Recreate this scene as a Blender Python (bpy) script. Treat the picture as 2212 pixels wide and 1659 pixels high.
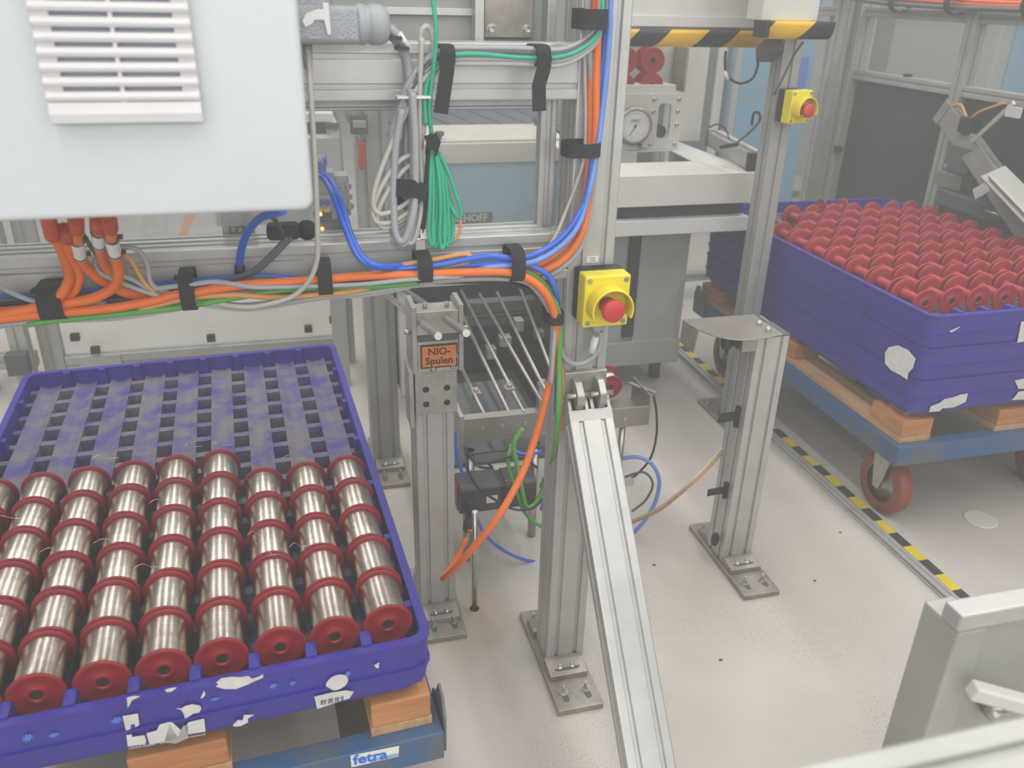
import bpy, bmesh, math, random
import numpy as np
from mathutils import Vector, Matrix
random.seed(7)
for o in list(bpy.data.objects): bpy.data.objects.remove(o, do_unlink=True)
SC = bpy.context.scene; COL = SC.collection
# ---------------------------------------------------------------- camera
IW, IH, FPX = 2212., 1659., 1800.
CAM = np.array([0., 0., 1.45])
def _axes():
    d = lambda u, v: np.array([(u-IW/2)/FPX, (v-IH/2)/FPX, 1.])
    z = -d(1010, 4615); z /= np.linalg.norm(z)
    y = d(590, 5); y -= z*z.dot(y); y /= np.linalg.norm(y)
    return np.stack([np.cross(y, z), y, z], 1)      # camera = R @ world
RC = _axes()
cam_d = bpy.data.cameras.new('camera'); cam = bpy.data.objects.new('camera', cam_d); COL.objects.link(cam)
cam_d.sensor_width = 36.; cam_d.lens = 36.*FPX/IW; cam_d.clip_start = .02; cam_d.clip_end = 100
_r, _d, _f = RC.T @ [1,0,0], RC.T @ [0,1,0], RC.T @ [0,0,1]
cam.matrix_world = Matrix([[_r[i], -_d[i], -_f[i], CAM[i]] for i in range(3)] + [[0,0,0,1]])
cam_d.dof.use_dof = True; cam_d.dof.focus_distance = 1.75; cam_d.dof.aperture_fstop = 4.2
SC.camera = cam
# ---------------------------------------------------------------- world, lamps, exposure
W_ = bpy.data.worlds.new('veil_air'); SC.world = W_; W_.use_nodes = True
bg = W_.node_tree.nodes['Background']; bg.inputs[0].default_value = (.93, .95, 1., 1); bg.inputs[1].default_value = .3
_vs = W_.node_tree.nodes.new('ShaderNodeVolumeScatter')                 # scatter added to the air, standing in for a cloudy pane's veil
_vs.inputs['Color'].default_value = (.97, .975, .95, 1); _vs.inputs['Density'].default_value = .058; _vs.inputs['Anisotropy'].default_value = .0
W_.node_tree.links.new(_vs.outputs[0], W_.node_tree.nodes['World Output'].inputs['Volume'])
def area(name, loc, size, power, rot=(0,0,0), col=(1,1,1)):
    l = bpy.data.lights.new(name, 'AREA'); l.shape = 'RECTANGLE'; l.size, l.size_y = size; l.energy = power; l.color = col
    o = bpy.data.objects.new(name, l); COL.objects.link(o); o.location = loc; o.rotation_euler = rot
    return o
for i, x in enumerate((-2.6, -.4, 1.8, 4.0)):          # rows of long ceiling luminaires
    area('ceiling_luminaire_light', (x, 2.4, 4.3), (.20, 9.), 135, col=(1., .97, .93))
area('ambient_fill_light', (1.5, 3., 5.2), (15, 15), 250, col=(.96, .98, 1.))  # broad lamp added under the ceiling to supply ambient light
area('front_fill_light', (-1, -3.5, 2.7), (14, 3.), 250, rot=(math.radians(84), 0, 0), col=(.95, .98, 1.))   # fill lamp added behind the camera to brighten surfaces facing it, no window
area('camera_fill_light', (.02, -.03, 1.60), (.07, .05), 2.2, rot=(math.radians(72), 0, 0), col=(1, .98, .96))  # small fill lamp added above the camera to lift the facing surfaces
SC.view_settings.view_transform = 'Standard'; SC.view_settings.look = 'None'
SC.view_settings.gamma = 1; SC.view_settings.use_curve_mapping = False
SC.view_settings.exposure = 0.0
_c = SC.cycles; _c.max_bounces = 5; _c.diffuse_bounces = 3; _c.glossy_bounces = 3; _c.volume_bounces = 0; _c.transmission_bounces = 3
_c.transparent_max_bounces = 8; _c.caustics_reflective = False; _c.caustics_refractive = False
# ---------------------------------------------------------------- helpers
def ray(u, v): return RC.T @ np.array([(u-IW/2)/FPX, (v-IH/2)/FPX, 1.])
def P(u, v, y=None, z=None, x=None):
    """photo pixel -> point of the place on the plane y=, z= or x="""
    r = ray(u, v)
    t = (y-CAM[1])/r[1] if y is not None else (z-CAM[2])/r[2] if z is not None else (x-CAM[0])/r[0]
    return CAM+t*r
WM = {}
def V(*a): return np.array(a, float)
def nrm(a): a = np.asarray(a, float); return a/(np.linalg.norm(a)+1e-12)
def perp(w):
    w = nrm(w); a = V(0,0,1) if abs(w[2]) < .9 else V(1,0,0)
    u = nrm(np.cross(a, w)); return u, np.cross(w, u)
class MB:
    def __init__(s): s.v = []; s.f = []; s.sm = []
    def add(s, vs, fs, smooth=False):
        b = len(s.v); s.v += [tuple(map(float, p)) for p in vs]
        for f in fs: s.f.append([b+i for i in f]); s.sm.append(smooth)
        return s
    def hexa(s, p):   # 8 corners: bottom 4 ccw, top 4 ccw
        return s.add(p, [(3,2,1,0),(4,5,6,7),(0,1,5,4),(1,2,6,5),(2,3,7,6),(3,0,4,7)])
    def box(s, x0, x1, y0, y1, z0, z1):
        return s.hexa([(x0,y0,z0),(x1,y0,z0),(x1,y1,z0),(x0,y1,z0),(x0,y0,z1),(x1,y0,z1),(x1,y1,z1),(x0,y1,z1)])
    def obox(s, c, u, v, w, du, dv, dw):   # oriented box, half sizes
        c = np.asarray(c, float); u, v, w = nrm(u)*du, nrm(v)*dv, nrm(w)*dw
        return s.hexa([c-u-v-w, c+u-v-w, c+u+v-w, c-u+v-w, c-u-v+w, c+u-v+w, c+u+v+w, c-u+v+w])
    def bar(s, a, b, wid, hei, up=(0,0,1)):
        a, b = np.asarray(a, float), np.asarray(b, float); w = nrm(b-a); u = nrm(np.cross(w, up)); v = np.cross(u, w)
        return s.obox((a+b)/2, u, v, w, wid/2, hei/2, np.linalg.norm(b-a)/2)
    def ext(s, poly, o, u, v, w, smooth=False):   # prism: 2-D outline in u,v pushed along w
        o, u, v, w = [np.asarray(q, float) for q in (o, u, v, w)]; n = len(poly)
        if np.dot(np.cross(u, v), w) < 0: poly = poly[::-1]
        a = [o+u*p[0]+v*p[1] for p in poly]
        fs = [list(range(n))[::-1], list(range(n, 2*n))]
        s.add(a+[p+w for p in a], fs)
        b = len(s.v)-2*n
        for i in range(n):
            j = (i+1) % n; s.f.append([b+i, b+j, b+n+j, b+n+i]); s.sm.append(smooth)
        return s
    def cyl(s, a, b, r, seg=16, r2=None, caps=True, smooth=True):
        return s.lathe([(r, 0), (r if r2 is None else r2, 1)], a, b, seg, caps, smooth)
    def lathe(s, prof, a, b, seg=20, caps=True, smooth=True, unit=True, sharp=True):
        """profile (radius, position along a->b: 0..1 if unit else metres)"""
        a, b = np.asarray(a, float), np.asarray(b, float); L = np.linalg.norm(b-a); w = nrm(b-a); u, v = perp(w)
        k = L if unit else 1.; n = len(prof); base = len(s.v)
        for r, t in prof:
            for i in range(seg):
                an = 2*math.pi*i/seg; s.v.append(tuple(a+w*t*k+r*(u*math.cos(an)+v*math.sin(an))))
        for q in range(n-1):
            for i in range(seg):
                j = (i+1) % seg
                s.f.append([base+q*seg+i, base+q*seg+j, base+(q+1)*seg+j, base+(q+1)*seg+i]); s.sm.append(smooth)
        if caps:
            s.f.append([base+i for i in range(seg)][::-1]); s.sm.append(False)
            s.f.append([base+(n-1)*seg+i for i in range(seg)]); s.sm.append(False)
        return s
    def tube(s, pts, r, seg=8, caps=True, flat=None):
        pts = [np.asarray(p, float) for p in pts]; n = len(pts); base = len(s.v)
        t0 = nrm(pts[1]-pts[0]); u, v = perp(t0)
        for i in range(n):
            t = nrm(pts[min(i+1, n-1)]-pts[max(i-1, 0)])
            u = nrm(u-t*np.dot(u, t)); v = np.cross(t, u)
            rr = r[i] if hasattr(r, '__len__') else r
            for k in range(seg):
                an = 2*math.pi*k/seg; s.v.append(tuple(pts[i]+rr*(u*math.cos(an)+v*math.sin(an))))
        for i in range(n-1):
            for k in range(seg):
                j = (k+1) % seg; s.f.append([base+i*seg+k, base+i*seg+j, base+(i+1)*seg+j, base+(i+1)*seg+k]); s.sm.append(True)
        if caps:
            s.f.append([base+k for k in range(seg)][::-1]); s.sm.append(False)
            s.f.append([base+(n-1)*seg+k for k in range(seg)]); s.sm.append(False)
        return s
    def ribbon(s, pts, side, wid, th):   # flat strap along pts, width along 'side' vector(s)
        pts = [np.asarray(p, float) for p in pts]; n = len(pts); base = len(s.v)
        for i in range(n):
            t = nrm(pts[min(i+1, n-1)]-pts[max(i-1, 0)]); sd = nrm(side); nn = nrm(np.cross(t, sd)); sd = np.cross(nn, t)
            for a, b in ((-1,-1),(1,-1),(1,1),(-1,1)): s.v.append(tuple(pts[i]+sd*a*wid/2+nn*b*th/2))
        for i in range(n-1):
            for k in range(4):
                j = (k+1) % 4; s.f.append([base+i*4+k, base+i*4+j, base+i*4+4+j, base+i*4+4+k]); s.sm.append(False)
        s.f.append([base+3, base+2, base+1, base]); s.sm.append(False)
        e = base+(n-1)*4; s.f.append([e, e+1, e+2, e+3]); s.sm.append(False)
        return s
    def ball(s, c, r, seg=12, rings=8, sc=(1,1,1)):
        base = len(s.v); c = np.asarray(c, float)
        for i in range(rings+1):
            th = math.pi*i/rings
            for k in range(seg):
                an = 2*math.pi*k/seg
                s.v.append(tuple(c+r*V(sc[0]*math.sin(th)*math.cos(an), sc[1]*math.sin(th)*math.sin(an), sc[2]*math.cos(th))))
        for i in range(rings):
            for k in range(seg):
                j = (k+1) % seg; s.f.append([base+i*seg+k, base+(i+1)*seg+k, base+(i+1)*seg+j, base+i*seg+j]); s.sm.append(True)
        return s
    def build(s, name, m, parent=None, bevel=0, local=False, label=None, segs=2):
        vs = np.array(s.v, float); loc = None
        if parent is not None and not local:
            Mi = np.array(WM[parent.name].inverted()); vs = vs @ Mi[:3,:3].T+Mi[:3,3]
        elif parent is None:
            lo, hi = vs.min(0), vs.max(0); loc = V((lo[0]+hi[0])/2, (lo[1]+hi[1])/2, lo[2]); vs = vs-loc
        me = bpy.data.meshes.new(name); me.from_pydata([tuple(p) for p in vs], [], s.f)
        me.polygons.foreach_set('use_smooth', s.sm); me.materials.append(m); me.validate(); me.update()
        o = bpy.data.objects.new(name, me); COL.objects.link(o)
        if parent is not None: o.parent = parent; WM[o.name] = WM[parent.name]
        else: o.location = loc; WM[o.name] = Matrix.Translation(Vector(loc))
        if bevel:
            b = o.modifiers.new('bevel', 'BEVEL'); b.width = bevel; b.segments = segs; b.limit_method = 'ANGLE'; b.angle_limit = .6
        if label: o['label'] = label
        return o
def tag(o, label, cat, group=None):
    o['label'] = label; o['category'] = cat
    if group: o['group'] = group
    return o
def thing(name, label, cat, loc=(0,0,0), rotz=0, group=None):
    o = bpy.data.objects.new(name, None); COL.objects.link(o); o.empty_display_size = .05
    o.location = tuple(loc); o.rotation_euler = (0, 0, rotz)
    WM[o.name] = Matrix.Translation(Vector(tuple(map(float, loc)))) @ Matrix.Rotation(rotz, 4, 'Z')
    return tag(o, label, cat, group)
def struct(o): o['kind'] = 'structure'; return o
def dup(root, loc, rotz=None, label=None, group=None, rot=None):
    r = root.copy(); COL.objects.link(r); r.location = tuple(loc)
    if rotz is not None: r.rotation_euler = (0, 0, rotz)
    if rot is not None: r.rotation_euler = rot
    if label: r['label'] = label
    if group: r['group'] = group
    for ch in list(root.children):
        c = ch.copy(); COL.objects.link(c); c.parent = r
        for g in ch.children:
            d = g.copy(); COL.objects.link(d); d.parent = c
    return r
def spline(pts, n=8):
    """Catmull-Rom through control points"""
    p = [np.asarray(q, float) for q in pts]; p = [2*p[0]-p[1]]+p+[2*p[-1]-p[-2]]; out = []
    for i in range(1, len(p)-2):
        for k in range(n):
            t = k/n; a, b, c, d = p[i-1:i+3]
            out.append(.5*((2*b)+(c-a)*t+(2*a-5*b+4*c-d)*t*t+(3*b-a-3*c+d)*t**3))
    out.append(p[-2]); return out
def path(px, n=8): return spline([P(u, v, y) for u, v, y in px], n)
def cable(name, label, px, r, m, group=None, cat='cable', seg=8, n=8):
    if not isinstance(px[0], np.ndarray):
        q = [P(u, v, y) for u, v, y in px]
        if px[0][1] <= -15 and px[0][0] > 300: q = [q[0]+Z*.65, q[0]+Z*.3]+q      # carry on up the post
        if px[-1][1] <= -15: q = q+[q[-1]+Z*.3, q[-1]+Z*.65]
        px = q
    pts = spline(px, n)
    return tag(MB().tube(pts, r, seg).build(name, m), label, cat, group)
def rrect(x0, x1, y0, y1, r, n=4):
    out = []
    for cx, cy, a0 in ((x1-r, y1-r, 0), (x0+r, y1-r, 90), (x0+r, y0+r, 180), (x1-r, y0+r, 270)):
        for k in range(n+1):
            a = math.radians(a0+90*k/n); out.append((cx+r*math.cos(a), cy+r*math.sin(a)))
    return out
def slotted(w, h, nw, nh, slot=.0085, depth=.0055, r=.003):
    """cross-section of a T-slot aluminium extrusion"""
    out = []
    def side(ax, bx, n, L, T):
        # walk one side from a to b with n grooves; T = inward normal
        a, b = np.array(ax), np.array(bx); d = (b-a)/np.linalg.norm(b-a)
        out.append(tuple(a+d*r)); 
        for i in range(n):
            c = a+d*L*(i+.5)/n
            for q in (c-d*(slot/2+.0012), c-d*slot/2+T*.0012, c-d*slot/2*.92+T*depth, c+d*slot/2*.92+T*depth, c+d*slot/2+T*.0012, c+d*(slot/2+.0012)): out.append(tuple(q))
        out.append(tuple(b-d*r)); out.append(tuple(b-d*r*.3+T*r*.3))
    W, H = w/2, h/2
    side((-W,-H), (W,-H), nw, w, np.array((0,1))); side((W,-H), (W,H), nh, h, np.array((-1,0)))
    side((W,H), (-W,H), nw, w, np.array((0,-1))); side((-W,H), (-W,-H), nh, h, np.array((1,0)))
    return out
def profile(mb, a, b, w, h, nw, nh, u):
    """extrusion from a to b, its width w along vector u"""
    a, b = np.asarray(a, float), np.asarray(b, float); d = b-a; u = nrm(u); v = np.cross(nrm(d), u)
    return mb.ext(slotted(w, h, nw, nh), a, u, v, d)
def screw(mb, c, n, r=.006, h=.005):
    c = np.asarray(c, float); n = nrm(n)
    mb.lathe([(r*1.5, 0), (r*1.5, h*.25), (r, h*.25), (r, h), (r*.55, h), (r*.5, h*.5)], c, c+n, 12, unit=False)
def text(name, s_, size, m, parent, o, u, v, ext=.0004, align='CENTER', bold=0, label=None):
    """flat lettering standing on the plane through o with right u, up v"""
    cu = bpy.data.curves.new(name, 'FONT'); cu.body = s_; cu.size = size; cu.extrude = ext; cu.align_x = align; cu.align_y = 'CENTER'
    cu.offset = bold; cu.resolution_u = 3
    t = bpy.data.objects.new(name, cu); COL.objects.link(t)
    dg = bpy.context.evaluated_depsgraph_get(); me = bpy.data.meshes.new_from_object(t.evaluated_get(dg))
    bpy.data.objects.remove(t, do_unlink=True)
    u, v = nrm(u), nrm(v); w = np.cross(u, v); Mt = np.eye(4); Mt[:3,0] = u; Mt[:3,1] = v; Mt[:3,2] = w; Mt[:3,3] = np.asarray(o, float)+w*ext
    Mw = WM[parent.name].inverted() @ Matrix([list(map(float, q)) for q in Mt]); me.transform(Mw)
    me.name = name; me.materials.clear(); me.materials.append(m)
    ob = bpy.data.objects.new(name, me); COL.objects.link(ob); ob.parent = parent; WM[ob.name] = WM[parent.name]
    if label: ob['label'] = label
    return ob
# ---------------------------------------------------------------- materials
def lin(c): 
    c = [x/255. for x in c]; return tuple((x/12.92 if x <= .04045 else ((x+.055)/1.055)**2.4) for x in c)+(1.,)
def mat(name, rgb, rough=.5, metal=0., var=0., vs=8., bump=0., bs=300., spec=.5, second=None, stretch=None, lo=.35, hi=.65, coat=0.):
    m = bpy.data.materials.new(name); m.use_nodes = True; nt = m.node_tree; N, L = nt.nodes, nt.links
    b = N['Principled BSDF']; c = lin(rgb)
    b.inputs['Base Color'].default_value = c; b.inputs['Roughness'].default_value = rough; b.inputs['Metallic'].default_value = metal
    b.inputs['Specular IOR Level'].default_value = spec; b.inputs['Coat Weight'].default_value = coat
    if var or bump or second:
        tc = N.new('ShaderNodeTexCoord'); mp = N.new('ShaderNodeMapping'); L.new(tc.outputs['Object'], mp.inputs[0])
        if stretch: mp.inputs['Scale'].default_value = stretch
    if var or second:
        n = N.new('ShaderNodeTexNoise'); n.inputs['Scale'].default_value = vs; n.inputs['Detail'].default_value = 5; n.inputs['Roughness'].default_value = .6
        L.new(mp.outputs[0], n.inputs['Vector']); r = N.new('ShaderNodeValToRGB'); L.new(n.outputs['Fac'], r.inputs[0])
        r.color_ramp.elements[0].position = lo; r.color_ramp.elements[1].position = hi
        if second: r.color_ramp.elements[0].color = c; r.color_ramp.elements[1].color = lin(second)
        else:
            r.color_ramp.elements[0].color = tuple(x*(1-var) for x in c[:3])+(1,); r.color_ramp.elements[1].color = tuple(min(1, x*(1+var)) for x in c[:3])+(1,)
        L.new(r.outputs[0], b.inputs['Base Color'])
    if bump:
        n2 = N.new('ShaderNodeTexNoise'); n2.inputs['Scale'].default_value = bs; n2.inputs['Detail'].default_value = 3
        L.new(mp.outputs[0], n2.inputs['Vector']); bp = N.new('ShaderNodeBump'); bp.inputs['Strength'].default_value = bump; bp.inputs['Distance'].default_value = .001
        L.new(n2.outputs['Fac'], bp.inputs['Height']); L.new(bp.outputs[0], b.inputs['Normal'])
    return m
M = {}
M['alu'] = mat('anodised_aluminium', (196,196,193), .42, .55, var=.06, vs=14, bump=.05, bs=500)
M['alu_d'] = mat('machined_aluminium', (178,176,171), .38, .65, var=.10, vs=20, bump=.08, bs=700)
M['alu_far'] = mat('dull_aluminium', (172,173,168), .5, .4, var=.08, vs=6)
M['steel'] = mat('ground_steel', (200,198,190), .26, .9, var=.06, vs=30)
M['zinc'] = mat('zinc_plated_steel', (190,188,180), .32, .8, var=.1, vs=60)
M['sheet'] = mat('stainless_sheet', (168,163,156), .36, .75, var=.06, vs=12, bump=.05, bs=500)
M['plate'] = mat('worn_steel_plate', (160,153,145), .45, .6, var=.18, vs=18, bump=.1, bs=300)
M['cab'] = mat('light_grey_powder_coat', (196,201,203), .42, 0, var=.02, vs=5, bump=.35, bs=420)
M['vent'] = mat('white_grey_plastic', (208,206,207), .42, 0, var=.02, vs=12)
M['vent_in'] = mat('grey_filter_mat', (150,152,165), .8)
M['white'] = mat('off_white_paint', (206,205,199), .45, 0, var=.04, vs=7, bump=.05)
M['greyp'] = mat('grey_paint', (166,169,166), .45, 0, var=.05, vs=5)
M['dkgrey'] = mat('dark_grey_paint', (84,88,90), .5, 0, var=.1, vs=6)
M['black'] = mat('black_plastic', (38,39,41), .5, 0, var=.1, vs=30)
M['strap'] = mat('black_hook_and_loop_fabric', (44,45,48), .9, 0, var=.15, vs=80, bump=.5, bs=900)
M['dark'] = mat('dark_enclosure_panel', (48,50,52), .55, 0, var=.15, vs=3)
M['rubber'] = mat('black_rubber', (30,31,33), .7)
M['orange'] = mat('orange_cable_sheath', (232,116,44), .5, 0, var=.05, vs=30, bump=.08, bs=900)
M['orange_d'] = mat('red_orange_corrugated', (190,74,40), .5)
M['peach'] = mat('pale_orange_cable_sheath', (214,152,92), .5)
M['grey_c'] = mat('grey_cable_sheath', (163,167,170), .5, 0, var=.04, vs=30)
M['lgrey_c'] = mat('light_grey_cable_sheath', (188,186,178), .5, 0, var=.03, vs=30)
M['dgrey_c'] = mat('dark_grey_cable_sheath', (88,90,92), .5)
M['blk_c'] = mat('black_cable_sheath', (44,45,48), .45)
M['blue_c'] = mat('blue_pneumatic_hose', (40,104,214), .3, 0, spec=.6)
M['lblue_c'] = mat('light_blue_pneumatic_hose', (104,146,222), .3, 0, spec=.6)
M['green_c'] = mat('green_cable_sheath', (92,166,74), .5)
M['teal_c'] = mat('teal_network_cable_sheath', (48,176,138), .45)
M['wlabel'] = mat('white_paper_label', (226,226,222), .7, 0, var=.05, vs=60)
M['ink'] = mat('dark_print', (40,38,40), .7)
M['yellow'] = mat('yellow_plastic', (232,214,44), .42, 0, var=.03, vs=20)
M['redbtn'] = mat('red_mushroom_plastic', (200,52,58), .4)
M['red'] = mat('red_spool_plastic', (140,20,32), .42, 0, var=.10, vs=40, bump=.06, bs=300)
M['red2'] = mat('faded_red_spool_plastic', (160,34,46), .45, 0, var=.10, vs=30)
M['crate'] = mat('blue_violet_crate_plastic', (50,43,146), .45, 0, var=.12, vs=9, bump=.08, bs=150)
M['crate_in'] = mat('dusty_blue_crate_floor', (70,62,136), .75, 0, second=(112,109,116), vs=14, lo=.36, hi=.58, bump=.2, bs=120)
M['crate_pit'] = mat('dusty_crate_pit', (110,107,112), .85, 0, var=.12, vs=25)
M['wood'] = mat('pine_block_wood', (196,138,88), .7, 0, second=(168,108,64), vs=5, stretch=(1,1,9), bump=.3, bs=60)
M['wood_l'] = mat('pale_board_wood', (200,162,122), .75, 0, second=(178,136,96), vs=5, stretch=(9,.7,9), bump=.25, bs=60)
M['tblue'] = mat('worn_blue_trolley_paint', (54,92,136), .42, 0, second=(92,98,102), vs=9, lo=.46, hi=.66, bump=.1)
M['tgrey'] = mat('worn_steel_grey_edge', (108,116,124), .4, .4, var=.2, vs=14)
M['paper'] = mat('torn_white_paper', (206,203,200), .8, 0, var=.08, vs=40)
M['skyblue'] = mat('light_blue_machine_paint', (140,178,196), .45, 0, var=.04, vs=3)
M['blue2'] = mat('mid_blue_machine_paint', (104,160,190), .45, 0, var=.05, vs=3)
M['cream'] = mat('cream_machine_lid', (208,203,192), .45, 0, var=.04, vs=5)
M['tape_y'] = mat('yellow_marking_tape', (222,198,48), .5, 0, var=.06, vs=20)
M['tape_k'] = mat('black_marking_tape', (62,62,62), .5, 0, var=.1, vs=20)
M['bump_y'] = mat('yellow_foam_bumper', (236,186,38), .5, 0, var=.04, vs=10)
M['bump_k'] = mat('black_foam_bumper', (58,60,62), .5)
M['sign'] = mat('orange_sign_face', (222,126,60), .5)
M['wheel'] = mat('red_brown_polyurethane_tyre', (150,74,58), .5, 0, var=.08, vs=20)
M['led'] = mat('amber_light', (255,160,40), .4)
M['led'].node_tree.nodes['Principled BSDF'].inputs['Emission Color'].default_value = (1,.45,.08,1)
M['led'].node_tree.nodes['Principled BSDF'].inputs['Emission Strength'].default_value = 4
M['motor'] = mat('dark_servo_motor_housing', (72,70,70), .45, .1, var=.08, vs=14)
M['scuff'] = mat('pale_blue_scuff', (74,112,206), .6)
M['arm'] = mat('dull_grey_arm', (132,130,124), .5, .2, var=.1, vs=12)
M['lever'] = mat('white_lever_plastic', (236,236,238), .35)
M['hood'] = mat('grey_hammered_die_cast', (150,156,162), .35, .25, var=.06, vs=40, bump=.8, bs=260)
def wire_mat():
    m = mat('wound_tinned_wire', (214,206,194), .24, 1.); nt = m.node_tree; N, L = nt.nodes, nt.links; b = N['Principled BSDF']
    tc = N.new('ShaderNodeTexCoord'); w = N.new('ShaderNodeTexWave'); w.wave_type = 'BANDS'; w.bands_direction = 'Y'
    w.inputs['Scale'].default_value = 260; w.inputs['Distortion'].default_value = 1.2; w.inputs['Detail'].default_value = 2; w.inputs['Detail Scale'].default_value = 2
    L.new(tc.outputs['Object'], w.inputs['Vector']); bp = N.new('ShaderNodeBump'); bp.inputs['Strength'].default_value = .16; bp.inputs['Distance'].default_value = .0005
    L.new(w.outputs['Fac'], bp.inputs['Height']); L.new(bp.outputs[0], b.inputs['Normal'])
    b.inputs['Anisotropic'].default_value = 0.
    n = N.new('ShaderNodeTexNoise'); n.inputs['Scale'].default_value = 60; mp = N.new('ShaderNodeMapping'); mp.inputs['Scale'].default_value = (.15, 6, .15)
    L.new(tc.outputs['Object'], mp.inputs[0]); L.new(mp.outputs[0], n.inputs['Vector'])
    r = N.new('ShaderNodeValToRGB'); r.color_ramp.elements[0].position = .3; r.color_ramp.elements[1].position = .7
    r.color_ramp.elements[0].color = lin((200,190,176)); r.color_ramp.elements[1].color = lin((222,214,202))
    L.new(n.outputs['Fac'], r.inputs[0]); L.new(r.outputs[0], b.inputs['Base Color'])
    return m
M['wire'] = wire_mat()
def floor_mat():
    m = bpy.data.materials.new('speckled_epoxy_floor'); m.use_nodes = True; nt = m.node_tree; N, L = nt.nodes, nt.links; b = N['Principled BSDF']
    tc = N.new('ShaderNodeTexCoord')
    def noise(sc, det=3, ro=.55):
        n = N.new('ShaderNodeTexNoise'); n.inputs['Scale'].default_value = sc; n.inputs['Detail'].default_value = det; n.inputs['Roughness'].default_value = ro
        L.new(tc.outputs['Object'], n.inputs['Vector']); return n
    def ramp(n, p0, c0, p1, c1):
        r = N.new('ShaderNodeValToRGB'); r.color_ramp.elements[0].position = p0; r.color_ramp.elements[1].position = p1
        r.color_ramp.elements[0].color = c0; r.color_ramp.elements[1].color = c1; L.new(n.outputs['Fac'], r.inputs[0]); return r
    base = ramp(noise(2.2, 4), .35, lin((188,182,174)), .65, lin((200,194,187)))
    sp = ramp(noise(300, 2), .33, (1,1,1,1), .40, (0,0,0,1)); den = ramp(noise(3, 3), .4, (.1,.1,.1,1), .62, (1,1,1,1))
    mu = N.new('ShaderNodeMath'); mu.operation = 'MULTIPLY'; L.new(sp.outputs[0], mu.inputs[0]); L.new(den.outputs[0], mu.inputs[1])
    mx = N.new('ShaderNodeMix'); mx.data_type = 'RGBA'; L.new(mu.outputs[0], mx.inputs['Factor']); L.new(base.outputs[0], mx.inputs['A'])
    mx.inputs['B'].default_value = lin((118,110,104))
    # brown rust stain round the foot of the reject post
    sep = N.new('ShaderNodeVectorMath'); sep.operation = 'DISTANCE'; L.new(tc.outputs['Object'], sep.inputs[0]); sep.inputs[1].default_value = (.33, 1.62, 0)
    add = N.new('ShaderNodeMath'); add.operation = 'MULTIPLY_ADD'; n3 = noise(9, 4); L.new(n3.outputs['Fac'], add.inputs[0]); add.inputs[1].default_value = .22; L.new(sep.outputs['Value'], add.inputs[2])
    r3 = N.new('ShaderNodeValToRGB'); L.new(add.outputs[0], r3.inputs[0]); r3.color_ramp.elements[0].position = .20; r3.color_ramp.elements[0].color = (.55,.55,.55,1)
    r3.color_ramp.elements[1].position = .255; r3.color_ramp.elements[1].color = (0,0,0,1)
    mx2 = N.new('ShaderNodeMix'); mx2.data_type = 'RGBA'; L.new(r3.outputs[0], mx2.inputs['Factor']); L.new(mx.outputs['Result'], mx2.inputs['A']); mx2.inputs['B'].default_value = lin((186,168,142))
    L.new(mx2.outputs['Result'], b.inputs['Base Color']); b.inputs['Roughness'].default_value = .38; b.inputs['Specular IOR Level'].default_value = .4
    return m
M['floor'] = floor_mat()
def glass_mat():
    m = bpy.data.materials.new('clear_guard_glass'); m.use_nodes = True; nt = m.node_tree; N, L = nt.nodes, nt.links
    out = N['Material Output']; N.remove(N['Principled BSDF'])
    t = N.new('ShaderNodeBsdfTransparent'); t.inputs[0].default_value = (.95,.965,.965,1)
    g = N.new('ShaderNodeBsdfGlossy'); g.inputs['Roughness'].default_value = .05; d = N.new('ShaderNodeBsdfDiffuse'); d.inputs[0].default_value = (.8,.8,.8,1)
    a = N.new('ShaderNodeMixShader'); a.inputs[0].default_value = .04; L.new(t.outputs[0], a.inputs[1]); L.new(g.outputs[0], a.inputs[2])
    c = N.new('ShaderNodeMixShader'); c.inputs[0].default_value = .06; L.new(a.outputs[0], c.inputs[1]); L.new(d.outputs[0], c.inputs[2])
    L.new(c.outputs[0], out.inputs[0]); return m
M['glass'] = glass_mat()
X, Y, Z = V(1,0,0), V(0,1,0), V(0,0,1)
ORD = ['first','second','third','fourth','fifth','sixth','seventh','eighth','ninth','tenth','eleventh','twelfth','thirteenth']
# ================================================================ the setting
struct(MB().add([(-9,-4,0),(12,-4,0),(12,14,0),(-9,14,0)], [(0,1,2,3)]).build('floor', M['floor'])); bpy.data.objects['floor'].location = (0,0,0)
_fl = bpy.data.objects['floor'].data
for v in _fl.vertices: v.co.x += 1.5; v.co.y += 5.
struct(MB().box(-9, 12, 11, 11.2, 0, 5.5).build('wall_back', M['white']))
struct(MB().box(-9, -8.8, -4, 11, 0, 5.5).build('wall_left', M['white'])); struct(MB().box(11.8, 12, -4, 11, 0, 5.5).build('wall_right', M['white']))
struct(MB().box(-8.8, 11.8, -4, -3.8, 0, 5.5).build('wall_front', M['white'])); struct(MB().box(-9, 12, -4, 11.2, 5.5, 5.6).build('ceiling', M['white']))
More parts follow.
